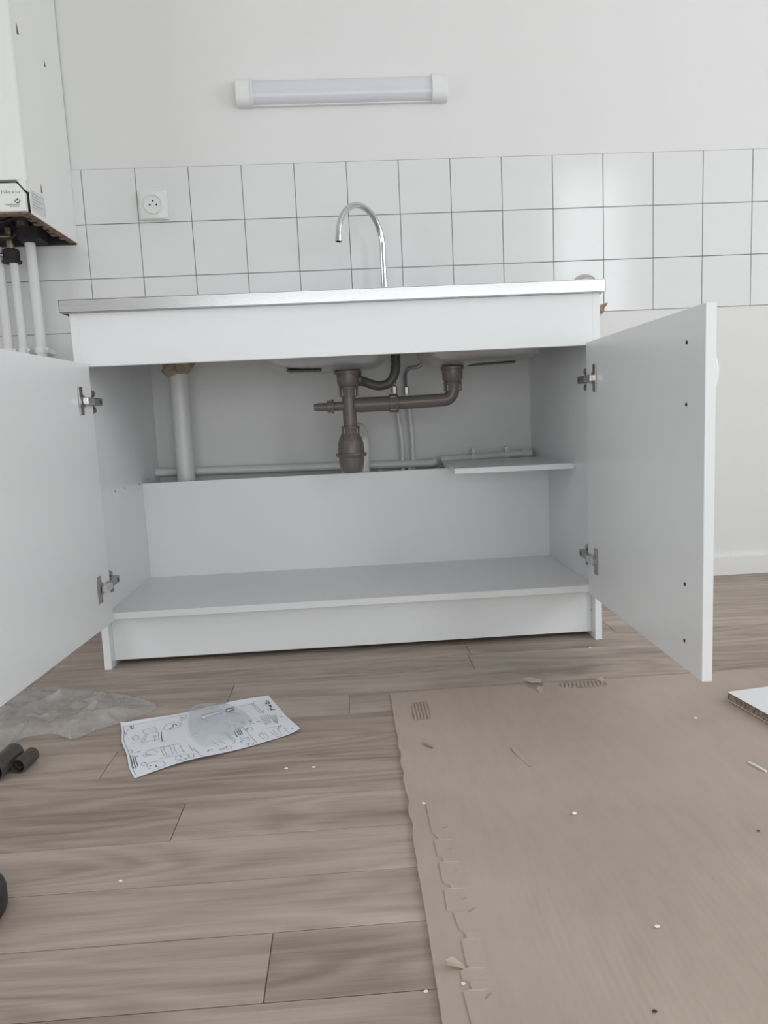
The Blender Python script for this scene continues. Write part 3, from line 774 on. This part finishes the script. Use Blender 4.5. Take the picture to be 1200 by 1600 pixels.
# ================================================================== CARDBOARD ON THE FLOOR
CX0, CX1, CY0, CY1, CH = .665, 1.80, -2.05, -.834, .0042
cb = thing('cardboard_sheet', (CX0, CY1, 0), 'large brown corrugated cardboard sheet spread over the plank floor', 'cardboard')
def card_h(x, y):
    m = noise.noise(Vector((x * 4.1, y * 2.3, 3.7)))
    am = .00003 + .00016 * max(0, .12 + m * 1.5)
    if y > -1.0: am *= .8
    strip = 1.0 if x > .70 else .5
    h = CH + strip * am * math.sin(2 * math.pi * x / .0092)
    h += .0012 * max(0, noise.noise(Vector((x * 2.2, y * 2.0, 9.1))))
    for (cx, cy, rx) in ((.835, -1.44, .05), (.845, -1.375, .035), (.955, -1.22, .03), (1.0, -1.33, .03)):   # soft creases
        dx = (x - cx) / rx
        if abs(dx) < 1: 
            yy = y - cy + .012 * dx * dx
            h += .0011 * math.exp(-(yy / .006) ** 2) * (1 - dx * dx)
    return h
def left_edge(y):
    e = CX0 + .0016 * noise.noise(Vector((0, y * 9, 1))) + .001 * noise.noise(Vector((0, y * 45, 4)))
    if -1.36 < y < -1.22 or -1.20 < y < -1.02: e += .0018 * (1 if math.sin(y * 90) > .2 else -.3)
    return e
def back_edge(x):
    e = CY1 + .004 * noise.noise(Vector((x * 7, 0, 2))) + .0015 * noise.noise(Vector((x * 40, 0, 5)))
    if .935 < x < .975: e -= .03 * math.sin((x - .935) / .04 * math.pi)     # torn notch
    return e
b = bmesh.new()
nx, ny = 620, 76
grid = []
for j in range(ny + 1):
    row = []
    for i in range(nx + 1):
        u = i / nx; v = j / ny
        xr = CX0 + (CX1 - CX0) * u
        y = CY0 + (back_edge(xr) - CY0) * v
        x = left_edge(y) * (1 - u) + CX1 * u
        row.append(b.verts.new((x, y, card_h(x, y))))
    grid.append(row)
for j in range(ny):
    for i in range(nx): b.faces.new((grid[j][i], grid[j][i + 1], grid[j + 1][i + 1], grid[j + 1][i]))
border = [grid[0][i] for i in range(nx + 1)] + [grid[j][nx] for j in range(1, ny + 1)] + [grid[ny][i] for i in range(nx - 1, -1, -1)] + [grid[j][0] for j in range(ny - 1, 0, -1)]
low = [b.verts.new((v.co.x, v.co.y, .0002)) for v in border]
for k in range(len(border)):
    k2 = (k + 1) % len(border); b.faces.new((border[k], border[k2], low[k2], low[k]))
obj('sheet', b, 'card', cb, smooth=True)
# upper paper layer that ends in a row of half-torn tabs along the left strip
ply = [(.6905, -1.262), (.6903, -1.282), (.6906, -1.3324), (.6954, -1.3418), (.6970, -1.349), (.6909, -1.3514), (.6916, -1.3861), (.6974, -1.3908), (.6985, -1.398), (.6915, -1.3993), (.6909, -1.4341), (.6945, -1.4415), (.6986, -1.4428), (.699, -1.449), (.6909, -1.4505), (.6896, -1.4868), (.6957, -1.4896), (.6984, -1.5183), (.7023, -1.5215), (.7040, -1.531), (.6979, -1.5345), (.6977, -1.5685), (.7004, -1.5722), (.6935, -1.5737), (.6902, -1.5769), (.6902, -1.5869), (.6966, -1.59), (.6975, -1.600), (.689, -1.6019), (.6903, -1.634), (.692, -1.72), (.70, -1.74), (.692, -1.75), (.691, -1.84)]
b = bmesh.new()
W2 = .026
la = []; lb_ = []
for k, (x, y) in enumerate(ply):
    hgt = CH + .0017
    la.append(b.verts.new((x, y, hgt + .0002))); lb_.append(b.verts.new((x + W2, y, CH + .0002)))
for k in range(len(ply) - 1): b.faces.new((la[k], la[k + 1], lb_[k + 1], lb_[k]))
lo = [b.verts.new((v.co.x, v.co.y, CH - .0006)) for v in la]
for k in range(len(ply) - 1): b.faces.new((la[k], la[k + 1], lo[k + 1], lo[k]))
obj('torn_ply', b, 'card', cb)
# shallow slits (raised lips) of the tab row
for (xa, ya, xb_, yb_) in ((.706, -1.325, .713, -1.322), (.708, -1.372, .712, -1.371), (.7065, -1.417, .712, -1.416), (.710, -1.470, .7145, -1.466), (.712, -1.492, .7225, -1.485), (.708, -1.537, .711, -1.532), (.709, -1.612, .7155, -1.606)):
    b = bmesh.new()
    m_ = Vector((xb_ - xa, yb_ - ya)); nn = Vector((-m_.y, m_.x)).normalized() * .0012
    prism([(xa, ya), (xb_, yb_), (xb_ + nn.x, yb_ + nn.y), (xa + nn.x, ya + nn.y)], 'z', CH - .0005, CH + .0011, 0, b)
    obj('torn_edge', b, 'card_raw', cb)
# patches where the face paper is gone and the flutes show
def flutes(name, x0, x1, y0, y1, n, skew=0.0):
    b = bmesh.new()
    for k in range(n):
        xa = x0 + (x1 - x0) * (k + .5) / n
        j0, j1 = random.uniform(0, .006), random.uniform(0, .006)
        tube([(xa - skew, y0 + j0, CH + .0006), (xa, y1 - j1, CH + .0006)], (x1 - x0) / n * .30, 6, True, b)
    o = obj(name, b, 'card', cb, smooth=True); o['kind'] = 'stuff'
    return o
obj('torn_patch', prism([(.6995, -.974), (.698, -.948), (.703, -.892), (.733, -.889), (.7335, -.93), (.7295, -.973)], 'z', CH - .001, CH + .0006), 'card_raw', cb)
flutes('exposed_flutes', .701, .731, -.970, -.895, 5)
obj('torn_patch', prism([(1.004, -.862), (1.006, -.842), (1.04, -.836), (1.075, -.84), (1.098, -.852), (1.095, -.868), (1.05, -.874)], 'z', CH - .001, CH + .0006), 'card_raw', cb)
flutes('exposed_flutes', 1.006, 1.094, -.868, -.842, 11, .004)
def flap(pts, mat='card', lift=.008):
    b = bmesh.new(); n = len(pts); up = []; dn = []
    for k, (x, y, q) in enumerate(pts):
        up.append(b.verts.new((x, y, CH + .0008 + lift * q))); dn.append(b.verts.new((x, y, CH + .0001 + lift * q)))
    b.faces.new(up); b.faces.new(dn[::-1])
    for k in range(n): b.faces.new((up[k], up[(k + 1) % n], dn[(k + 1) % n], dn[k]))
    return obj('torn_flap', b, mat, cb)
flap([(.678, -1.577, 1), (.676, -1.571, 1.0), (.684, -1.5655, .9), (.695, -1.568, .1), (.696, -1.573, 0), (.686, -1.574, .5)], lift=.010)
flap([(.7045, -1.070, .3), (.7065, -1.076, .9), (.7215, -1.092, .4), (.7235, -1.088, 0), (.712, -1.075, 0)], lift=.007)
flap([(.8475, -1.106, .5), (.853, -1.108, .9), (.858, -1.128, .4), (.8655, -1.172, .3), (.862, -1.174, 0), (.853, -1.14, 0), (.848, -1.12, .2)], lift=.005)
flap([(.9385, -.815, .9), (.952, -.809, 1), (.974, -.822, .7), (.972, -.830, .1), (.953, -.829, 0)], lift=.005)
flap([(.952, -.868, .6), (.960, -.858, 1), (.966, -.864, .8), (.962, -.882, 0), (.955, -.879, 0)], lift=.004)
flap([(1.083, -.834, .7), (1.096, -.833, 1), (1.100, -.842, .2), (1.09, -.846, 0)], lift=.004)

# ================================================================== LOOSE THINGS ON THE FLOOR
# white board offcut
t = thing('board_offcut', (1.28, -.9787, .006), 'white melamine board offcut with raw chipboard edge on the cardboard', 'board')
c0 = Vector((1.28, -.9787)); e1 = Vector((.0796, .0118)).normalized(); e2 = Vector((.0146, -.1043)).normalized()
q = [c0, c0 + e1 * .42, c0 + e1 * .42 + e2 * .5, c0 + e2 * .5]
sh = lambda q, s: [(p.x + s * (1 if i in (0, 3) else -1) * e1.x, p.y + s * (1 if i in (0, 3) else -1) * e1.y) for i, p in enumerate(q)]
obj('core', prism(sh(q, .0002), 'z', .0072, .0212), 'chip', t)
obj('top_face', prism([(p.x, p.y) for p in q], 'z', .0212, .0220), 'melamine', t)
obj('bottom_face', prism([(p.x, p.y) for p in q], 'z', .0062, .0072), 'melamine', t)

# instruction sheet
PA, PB_, PC, PD = [Vector(v) for v in ((.152, -.9, 0), (.419, -.799, 0), (.495, -.986, 0), (.239, -1.115, 0))]
def pap(u, v, dz=0.0):
    p = PA * (1 - u) * (1 - v) + PB_ * u * (1 - v) + PD * (1 - u) * v + PC * u * v
    z = .0012 + .004 * v ** 3 * math.sin(math.pi * min(1, u * 1.05)) * (1 + .5 * math.sin(u * 7))
    z += .007 * max(0, (u - .86) / .14) ** 2 * max(0, (v - .6) / .4) + .003 * max(0, (.05 - u) / .05) * max(0, 1 - v)
    z += .0035 * max(0, (.12 - v) / .12) ** 2 * (.5 + .5 * math.sin(u * 9 + 1))
    p.x += .004 * math.sin(v * math.pi * 1.0) * (1 - u) * -1 + .0015 * math.sin(v * 13) * (1 - u)
    p.y += .003 * math.sin(u * 8) * v
    p.z = z + dz
    return p
sheet = thing('instruction_sheet', (.326, -.95, 0), 'printed white assembly instruction sheet lying on the plank floor', 'paper')
b = bmesh.new(); n1, n2 = 44, 30
g1 = [[b.verts.new(pap(i / n1, j / n2)) for i in range(n1 + 1)] for j in range(n2 + 1)]
g2 = [[b.verts.new(pap(i / n1, j / n2, -.0003)) for i in range(n1 + 1)] for j in range(n2 + 1)]
for j in range(n2):
    for i in range(n1):
        b.faces.new((g1[j][i], g1[j][i + 1], g1[j + 1][i + 1], g1[j + 1][i])); b.faces.new((g2[j][i], g2[j + 1][i], g2[j + 1][i + 1], g2[j][i + 1]))
for i in range(n1):
    b.faces.new((g1[0][i], g2[0][i], g2[0][i + 1], g1[0][i + 1])); b.faces.new((g1[n2][i], g1[n2][i + 1], g2[n2][i + 1], g2[n2][i]))
for j in range(n2):
    b.faces.new((g1[j][0], g1[j + 1][0], g2[j + 1][0], g2[j][0])); b.faces.new((g1[j][n1], g2[j][n1], g2[j + 1][n1], g1[j + 1][n1]))
obj('page', b, 'paper', sheet, smooth=True)
PR_THIN= [[(0.013,0.062),(0.382,0.054)],[(0.004,0.974),(-0.002,0.238),(0.013,0.062)],[(0.01,0.068),(0.075,0.062),(0.071,0.139),(0.037,0.132),(0.024,0.241),(-0.005,0.252),(0.008,0.076)],[(0.12,0.21),(0.201,0.191),(0.214,0.307),(0.139,0.293),(0.12,0.21)],[(0.159,0.242),(0.166,0.241)],[(0.173,0.249),(0.183,0.248)],[(0.145,0.298),(0.102,0.447),(0.205,0.47),(0.22,0.32)],[(0.154,0.313),(0.122,0.438)],[(0.183,0.361),(0.195,0.362),(0.198,0.406),(0.187,0.415),(0.183,0.361)],[(0.187,0.415),(0.177,0.489)],[(0.2,0.515),(0.237,0.536)],[(0.094,0.481),(0.121,0.494)],[(0.047,0.421),(0.081,0.423)],[(0.102,0.349),(0.097,0.368),(0.088,0.378),(0.077,0.376),(0.068,0.363),(0.062,0.342),(0.061,0.318),(0.066,0.299),(0.074,0.288),(0.085,0.29),(0.095,0.303),(0.101,0.325),(0.102,0.349)],[(0.063,0.352),(0.074,0.336)],[(0.079,0.332),(0.09,0.323)],[(0.358,0.246),(0.351,0.28),(0.335,0.308),(0.313,0.325),(0.29,0.328),(0.27,0.316),(0.257,0.292),(0.253,0.259),(0.26,0.226),(0.275,0.197),(0.297,0.179),(0.321,0.175),(0.341,0.187),(0.355,0.213),(0.358,0.246)],[(0.377,0.051),(0.416,0.06),(0.408,0.134),(0.371,0.182),(0.375,0.088)],[(0.368,0.218),(0.36,0.305)],[(0.435,0.095),(0.447,0.124)],[(0.167,0.708),(0.16,0.727),(0.147,0.734),(0.13,0.727),(0.115,0.708),(0.105,0.683),(0.103,0.657),(0.109,0.638),(0.123,0.631),(0.14,0.638),(0.155,0.657),(0.165,0.683),(0.167,0.708)],[(0.085,0.68),(0.101,0.678),(0.105,0.726),(0.09,0.721),(0.085,0.68)],[(0.19,0.627),(0.195,0.806)],[(0.205,0.626),(0.21,0.803)],[(0.243,0.644),(0.247,0.819)],[(0.264,0.649),(0.268,0.822)],[(0.302,0.667),(0.306,0.837)],[(0.123,0.62),(0.278,0.634)],[(0.163,0.831),(0.259,0.858)],[(0.2,0.81),(0.236,0.817)],[(0.302,0.812),(0.321,0.812)],[(0.201,0.636),(0.243,0.641)],[(0.265,0.64),(0.306,0.641)],[(0.005,0.536),(0.035,0.543),(0.032,0.594),(0.006,0.604),(0.005,0.536)],[(0.037,0.598),(0.078,0.6)],[(0.179,0.942),(0.172,0.97),(0.157,0.986),(0.138,0.99),(0.118,0.979),(0.1,0.957),(0.089,0.928),(0.086,0.896),(0.093,0.869),(0.107,0.852),(0.127,0.847),(0.148,0.858),(0.166,0.88),(0.177,0.911),(0.179,0.942)],[(0.13,0.861),(0.147,0.868)],[(0.091,0.851),(0.088,0.863),(0.082,0.87),(0.075,0.868),(0.069,0.859),(0.065,0.845),(0.065,0.829),(0.068,0.816),(0.074,0.81),(0.081,0.811),(0.087,0.82),(0.091,0.835),(0.091,0.851)],[(0.319,0.922),(0.313,0.949),(0.302,0.97),(0.286,0.981),(0.269,0.98),(0.255,0.968),(0.245,0.946),(0.243,0.92),(0.248,0.893),(0.259,0.872),(0.275,0.861),(0.292,0.861),(0.307,0.873),(0.317,0.895),(0.319,0.922)],[(0.345,0.946),(0.34,0.968),(0.333,0.981),(0.326,0.982),(0.32,0.97),(0.318,0.949),(0.32,0.925),(0.325,0.903),(0.332,0.89),(0.339,0.889),(0.344,0.9),(0.347,0.922),(0.345,0.946)],[(0.352,0.695),(0.357,0.858)],[(0.372,0.792),(0.379,0.968)],[(0.373,0.978),(0.392,1.009)],[(0.395,1.004),(0.392,1.013),(0.387,1.017),(0.382,1.015),(0.377,1.008),(0.374,0.997),(0.374,0.986),(0.377,0.978),(0.382,0.973),(0.388,0.976),(0.392,0.982),(0.395,0.993),(0.395,1.004)],[(0.77,0.135),(0.853,0.123),(0.888,0.069)],[(0.853,0.123),(0.863,0.371),(0.881,0.412),(0.897,0.322)],[(0.866,0.125),(0.882,0.387)],[(0.582,0.632),(0.595,0.615),(0.622,0.829),(0.607,0.871),(0.591,0.869)],[(0.586,0.643),(0.613,0.856)],[(0.547,0.659),(0.574,0.64)],[(0.707,0.592),(0.723,0.996)],[(0.755,0.695),(0.749,0.713),(0.739,0.721),(0.728,0.718),(0.719,0.704),(0.715,0.682),(0.716,0.66),(0.722,0.642),(0.733,0.632),(0.744,0.636),(0.752,0.65),(0.757,0.671),(0.755,0.695)],[(0.699,0.883),(0.691,0.895),(0.68,0.892),(0.668,0.876),(0.658,0.851),(0.653,0.824),(0.654,0.802),(0.662,0.791),(0.673,0.793),(0.685,0.809),(0.695,0.834),(0.7,0.862),(0.699,0.883)],[(0.649,0.818),(0.702,0.838)],[(0.655,0.974),(0.672,0.929)],[(0.685,0.988),(0.701,0.996),(0.708,0.954)],[(0.713,0.472),(0.76,0.473)],[(0.769,0.472),(0.833,0.479)],[(0.76,0.607),(0.767,0.479)],[(0.491,0.743),(0.515,0.85)],[(0.503,0.917),(0.536,0.908),(0.534,0.932),(0.503,0.943),(0.503,0.917)],[(0.534,0.732),(0.54,0.792),(0.555,0.845)],[(0.427,0.921),(0.445,0.918)],[(0.577,0.944),(0.572,0.956),(0.564,0.961),(0.555,0.957),(0.547,0.946),(0.543,0.93),(0.543,0.914),(0.548,0.902),(0.556,0.897),(0.565,0.901),(0.573,0.912),(0.577,0.928),(0.577,0.944)],[(0.355,0.778),(0.386,0.904)],[(0.676,0.417),(0.709,0.469)],[(0.39,0.529),(0.441,0.507)],[(0.845,0.473),(0.845,0.687)],[(0.857,0.47),(0.854,0.68)],[(0.87,0.467),(0.863,0.673)],[(0.882,0.464),(0.873,0.666)],[(0.895,0.461),(0.883,0.658)],[(0.902,0.481),(0.902,0.687)],[(0.913,0.488),(0.906,0.693)],[(0.923,0.495),(0.91,0.699)],[(0.934,0.501),(0.914,0.705)],[(0.944,0.507),(0.917,0.711)],[(0.929,0.547),(0.951,0.532)],[(0.957,0.587),(0.975,0.589)],[(0.8,0.952),(0.792,0.962),(0.782,0.957),(0.773,0.938),(0.766,0.908),(0.763,0.873),(0.765,0.84),(0.771,0.816),(0.78,0.805),(0.79,0.81),(0.799,0.83),(0.806,0.861),(0.808,0.896),(0.806,0.929),(0.8,0.952)],[(0.759,0.848),(0.782,0.833),(0.796,0.882)],[(0.774,0.927),(0.792,0.938)],[(0.836,0.845),(0.852,0.982)],[(0.857,0.827),(0.863,0.944)],[(0.89,0.807),(0.886,0.953)],[(0.887,0.854),(0.929,0.764)],[(0.924,0.85),(0.93,1.007)],[(0.928,0.88),(0.946,0.878)],[(0.851,0.999),(0.904,1.03)],[(0.831,0.752),(0.892,0.769)],[(0.937,0.165),(0.933,0.261)],[(0.929,0.317),(0.927,0.36)]]
PR_BOLD= [[(0.052,0.072),(0.065,0.126)],[(0.065,0.072),(0.055,0.127)],[(0.01,0.171),(0.021,0.221)],[(0.204,0.3),(0.214,0.307)],[(0.237,0.325),(0.217,0.52)],[(0.285,0.292),(0.313,0.277),(0.315,0.214)],[(0.323,0.211),(0.34,0.261)],[(0.289,0.303),(0.302,0.304)],[(0.38,0.092),(0.394,0.142)],[(0.119,0.704),(0.128,0.708)],[(0.018,0.634),(0.02,0.862)],[(0.029,0.643),(0.032,0.871)],[(0.04,0.652),(0.045,0.848)],[(0.05,0.66),(0.056,0.687)],[(0.059,0.608),(0.078,0.597)],[(0.122,0.938),(0.139,0.965)],[(0.131,0.911),(0.129,0.951)],[(0.098,0.905),(0.112,0.902)],[(0.083,0.816),(0.09,0.835)],[(0.275,0.872),(0.279,0.913)],[(0.284,0.946),(0.295,0.97)],[(0.257,0.945),(0.268,0.947)],[(0.436,0.91),(0.451,0.891)],[(0.644,0.634),(0.642,0.769)],[(0.66,0.611),(0.658,0.748)],[(0.671,0.606),(0.669,0.744)],[(0.682,0.608),(0.679,0.745)],[(0.719,0.663),(0.735,0.647)],[(0.641,0.867),(0.65,0.895)],[(0.667,0.978),(0.683,0.938)],[(0.71,0.509),(0.737,0.516)],[(0.772,0.5),(0.78,0.538)],[(0.773,0.571),(0.783,0.588)],[(0.805,0.552),(0.826,0.578)],[(0.507,0.94),(0.533,0.931)],[(0.449,0.896),(0.469,0.901)],[(0.43,0.917),(0.441,0.92)],[(0.543,0.927),(0.552,0.909)],[(0.963,0.592),(0.97,0.592)],[(0.89,0.807),(0.92,0.769)],[(0.961,0.905),(0.964,0.933)]]
PR_LOGO= [[(0.953,0.124),(0.972,0.124)],[(0.951,0.154),(0.945,0.21)],[(0.964,0.148),(0.966,0.19)],[(0.955,0.211),(0.967,0.206)],[(0.952,0.232),(0.953,0.271)],[(0.952,0.277),(0.957,0.311)],[(0.959,0.253),(0.96,0.292)],[(0.945,0.346),(0.944,0.389)],[(0.953,0.353),(0.962,0.391)],[(0.944,0.315),(0.947,0.34)]]
def ink(lines, w):
    b = bmesh.new()
    for l in lines:
        l = [(min(.985, max(.014, u)), min(.98, max(.02, v))) for u, v in l]
        for (ua, va), (ub, vb) in zip(l, l[1:]):
            k = max(1, int(math.hypot(ub - ua, vb - va) / .04))
            for s in range(k):
                a = pap(ua + (ub - ua) * s / k, va + (vb - va) * s / k, .00035); c = pap(ua + (ub - ua) * (s + 1) / k, va + (vb - va) * (s + 1) / k, .00035)
                d = (c - a); d.z = 0
                if d.length < 1e-6: continue
                nn = Vector((-d.y, d.x, 0)).normalized() * w / 2
                b.faces.new([b.verts.new(p) for p in (a - nn, c - nn, c + nn, a + nn)])
    return b
tag(obj('print', ink(PR_THIN, .0008), 'print_grey', sheet), kind='stuff')
tag(obj('print', ink(PR_BOLD, .0014), 'print', sheet), kind='stuff')
tag(obj('print', ink(PR_LOGO, .0026), 'print', sheet), kind='stuff')

def film(name, outline, hfun, rings, sub):
    pts = [Vector((x, y, 0)) for x, y in outline]
    loop = []
    for i in range(len(pts)):
        for k in range(sub):
            t_ = k / sub
            p0, p1, p2, p3 = pts[i - 1], pts[i], pts[(i + 1) % len(pts)], pts[(i + 2) % len(pts)]
            lin = p1.lerp(p2, t_)
            cr = 0.5 * ((2 * p1) + (p2 - p0) * t_ + (2 * p0 - 5 * p1 + 4 * p2 - p3) * t_ * t_ + (3 * p1 - p0 - 3 * p2 + p3) * t_ ** 3)
            loop.append(lin.lerp(cr, .6))
    c = sum(loop, Vector()) / len(loop)
    b = bmesh.new(); R = []
    for r in range(1, rings + 1):
        f = r / rings
        ring = []
        for p in loop:
            q = c.lerp(p, f); q.z = hfun(q.x, q.y, f); ring.append(b.verts.new(q))
        R.append(ring)
    cc = c.copy(); cc.z = hfun(c.x, c.y, 0); cv = b.verts.new(cc); N = len(loop)
    for k in range(N): b.faces.new((cv, R[0][k], R[0][(k + 1) % N]))
    for r in range(rings - 1):
        for k in range(N): b.faces.new((R[r][k], R[r + 1][k], R[r + 1][(k + 1) % N], R[r][(k + 1) % N]))
    return b
def ridged(x, y, s, seed):
    n_ = noise.noise(Vector((x * s, y * s, seed))); return 1 - abs(n_) * 2
def film_h(x, y, f):
    e = (1 - f ** 4)
    wx = x + .02 * noise.noise(Vector((x * 12, y * 12, 3))); wy = y + .02 * noise.noise(Vector((x * 12, y * 12, 8)))
    h = .004 + e * (.020 * max(0, ridged(wx, wy, 8, 1.3)) ** 3 + .012 * max(0, ridged(wx * .6, wy, 20, 4.1)) ** 2 + .005 * max(0, ridged(wx, wy, 48, 7.7)) ** 2)
    return max(.0012, h)
FO = [(-.1216, -.667), (-.0364, -.6779), (.0358, -.7089), (.1066, -.7426), (.1543, -.7715), (.1998, -.8222), (.1923, -.8556), (.1523, -.8939), (.1141, -.9218), (.0855, -.955), (.0404, -.9268), (-.0107, -.934), (-.02, -.9697), (-.03, -1.005), (-.11, -1.04), (-.24, -.99), (-.30, -.85), (-.24, -.70)]
tag(obj('packing_film', film('packing_film', FO, film_h, 44, 10), 'film', smooth=True, auto=False), 'crumpled clear plastic packing film under the left cabinet door', 'plastic film')
# small clear bag with fittings on the sheet
SB = [(.2723, -.8374), (.3281, -.8320), (.3638, -.8618), (.3988, -.9214), (.3812, -.9793), (.3588, -1.0143), (.3338, -1.0277), (.305, -.985), (.2874, -.9377)]
def bag_h(x, y, f):
    return .0062 + (1 - f ** 3) * (.007 * max(0, ridged(x, y, 14, 2.2)) + .003 * ridged(x, y, 40, 5.5) + .006)
t = tag(obj('hardware_bag', film('hardware_bag', SB, bag_h, 26, 9), 'bag', smooth=True, auto=False), 'small clear plastic fittings bag lying on the instruction sheet', 'bag')
tag(obj('cam_bolt', tube([(.3085, -.919, .0135), (.312, -.917, .0135), (.3121, -.917, .0135), (.342, -.8965, .0135)], lambda s: .0045 if s < .12 else .0031, 12), 'hinge_bright', smooth=True), 'bright metal bolt inside the clear fittings bag', 'bolt')
tag(obj('furniture_screw', tube([(.350, -.893, .013), (.3535, -.8905, .013), (.3536, -.8905, .013), (.363, -.884, .013)], lambda s: .0042 if s < .3 else .0026, 10), 'hinge', smooth=True), 'short dull screw beside the bolt in the clear bag', 'screw')

# two dark tubes at the left picture edge
t = thing('dark_tube', (.015, -1.06, 0), 'larger dark brown tube offcut on the floor, open end facing the viewer', 'tube')
obj('tube_wall', tube([(.0105, -1.094, .0162), (.0105, -1.060, .0162), (.0120, -1.020, .0162)], .016, 24, inner=.0016), 'tube', t, smooth=True)
obj('end_stop', tube([(.0118, -1.026, .0162), (.0119, -1.024, .0162)], .0146, 20), 'near_black', t)
t = thing('dark_tube', (.04, -1.05, 0), 'smaller dark brown tube offcut beside the larger one, an inner sleeve showing', 'tube')
obj('tube_wall', tube([(.0385, -1.069, .0125), (.0435, -1.025, .0125)], .0122, 22, inner=.0014), 'tube', t, smooth=True)
obj('inner_sleeve', tube([(.0398, -1.066, .0150), (.0440, -1.03, .0150)], .0075, 18, inner=.0009), 'tube', t, smooth=True)
obj('end_stop', tube([(.0430, -1.030, .0125), (.0431, -1.0285, .0125)], .0108, 18), 'near_black', t)
# edge of a black round thing
t = thing('black_disc', (.10, -1.46, 0), 'black round-edged plastic object cut off by the left picture edge', 'disc')
obj('body', lathe([(0, 0), (.078, 0), (.082, .006), (.082, .022), (.079, .027), (.07, .029), (0, .026)], (.100, -1.440, 0), 'z', 48), 'black_plastic', t, smooth=True)
obj('hub', lathe([(0, .0255), (.03, .0265), (.03, .034), (.026, .037), (0, .037)], (.100, -1.440, 0), 'z', 30), 'rubber', t, smooth=True)

# crumbs of plaster
def crumb(x, y, z, r, label, flat=.6):
    b = bmesh.new(); bmesh.ops.create_icosphere(b, subdivisions=1, radius=r)
    for v in b.verts:
        v.co *= random.uniform(.75, 1.2); v.co.z *= flat; v.co.x *= 1.35
    zz = min(v.co.z for v in b.verts)
    for v in b.verts: v.co += Vector((x, y, z - zz))
    tag(obj('plaster_crumb', b, 'crumb'), label, 'crumb', 'white crumbs on the floor')
CT = CH + .0006
for x, y, z, r, lab in ((.8876, -1.3131, CT, .0030, 'white plaster crumb in the middle of the cardboard, the farther of two'),
                        (.9063, -1.5369, CT, .0026, 'white plaster crumb on the cardboard near the bottom, the nearer of two'),
                        (.6873, -1.2596, CT, .0026, 'white crumb at the top end of the torn tab row'),
                        (.6904, -1.5934, CT + .0012, .0018, 'white crumb beside the curled flap of the tab row'),
                        (1.1875, -1.0453, CT, .0028, 'white crumb on the cardboard near the board offcut'),
                        (.4803, -1.1176, 0, .0028, 'tiny white crumb on the planks in front of the sheet, left one'),
                        (.5245, -1.1196, 0, .0025, 'tiny white crumb on the planks nearer the cardboard edge'),
                        (1.1408, -.6294, 0, .0026, 'white crumb by the right foot of the cabinet'),
                        (.2981, -1.3811, 0, .0020, 'tiny white crumb alone on the planks at the lower left'),
                        (.6537, -1.592, 0, .0018, 'tiny white crumb against the cardboard edge at the bottom')):
    crumb(x, y, z, r, lab)
b = tube(smooth_path([(1.1905, -1.2095, CT + .0016), (1.194, -1.222, CT + .0024), (1.1995, -1.2395, CT + .0016)], 4), lambda s: .0016, 8)
tag(obj('white_sliver', b, 'crumb', smooth=True), 'thin white plastic sliver on the cardboard at the right edge', 'sliver')
for x, y, lab in ((.8583, -1.6421, 'dark speck of dirt on the cardboard at the bottom'), (1.1051, -1.3828, 'dark speck of dirt on the cardboard near the right edge')):
    b = bmesh.new(); bmesh.ops.create_icosphere(b, subdivisions=1, radius=.0022)
    for v in b.verts:
        v.co *= random.uniform(.7, 1.3); v.co.z *= .5; v.co += Vector((x, y, CT + .0009))
    tag(obj('dirt_speck', b, 'near_black'), lab, 'dirt', 'dark specks on the cardboard')
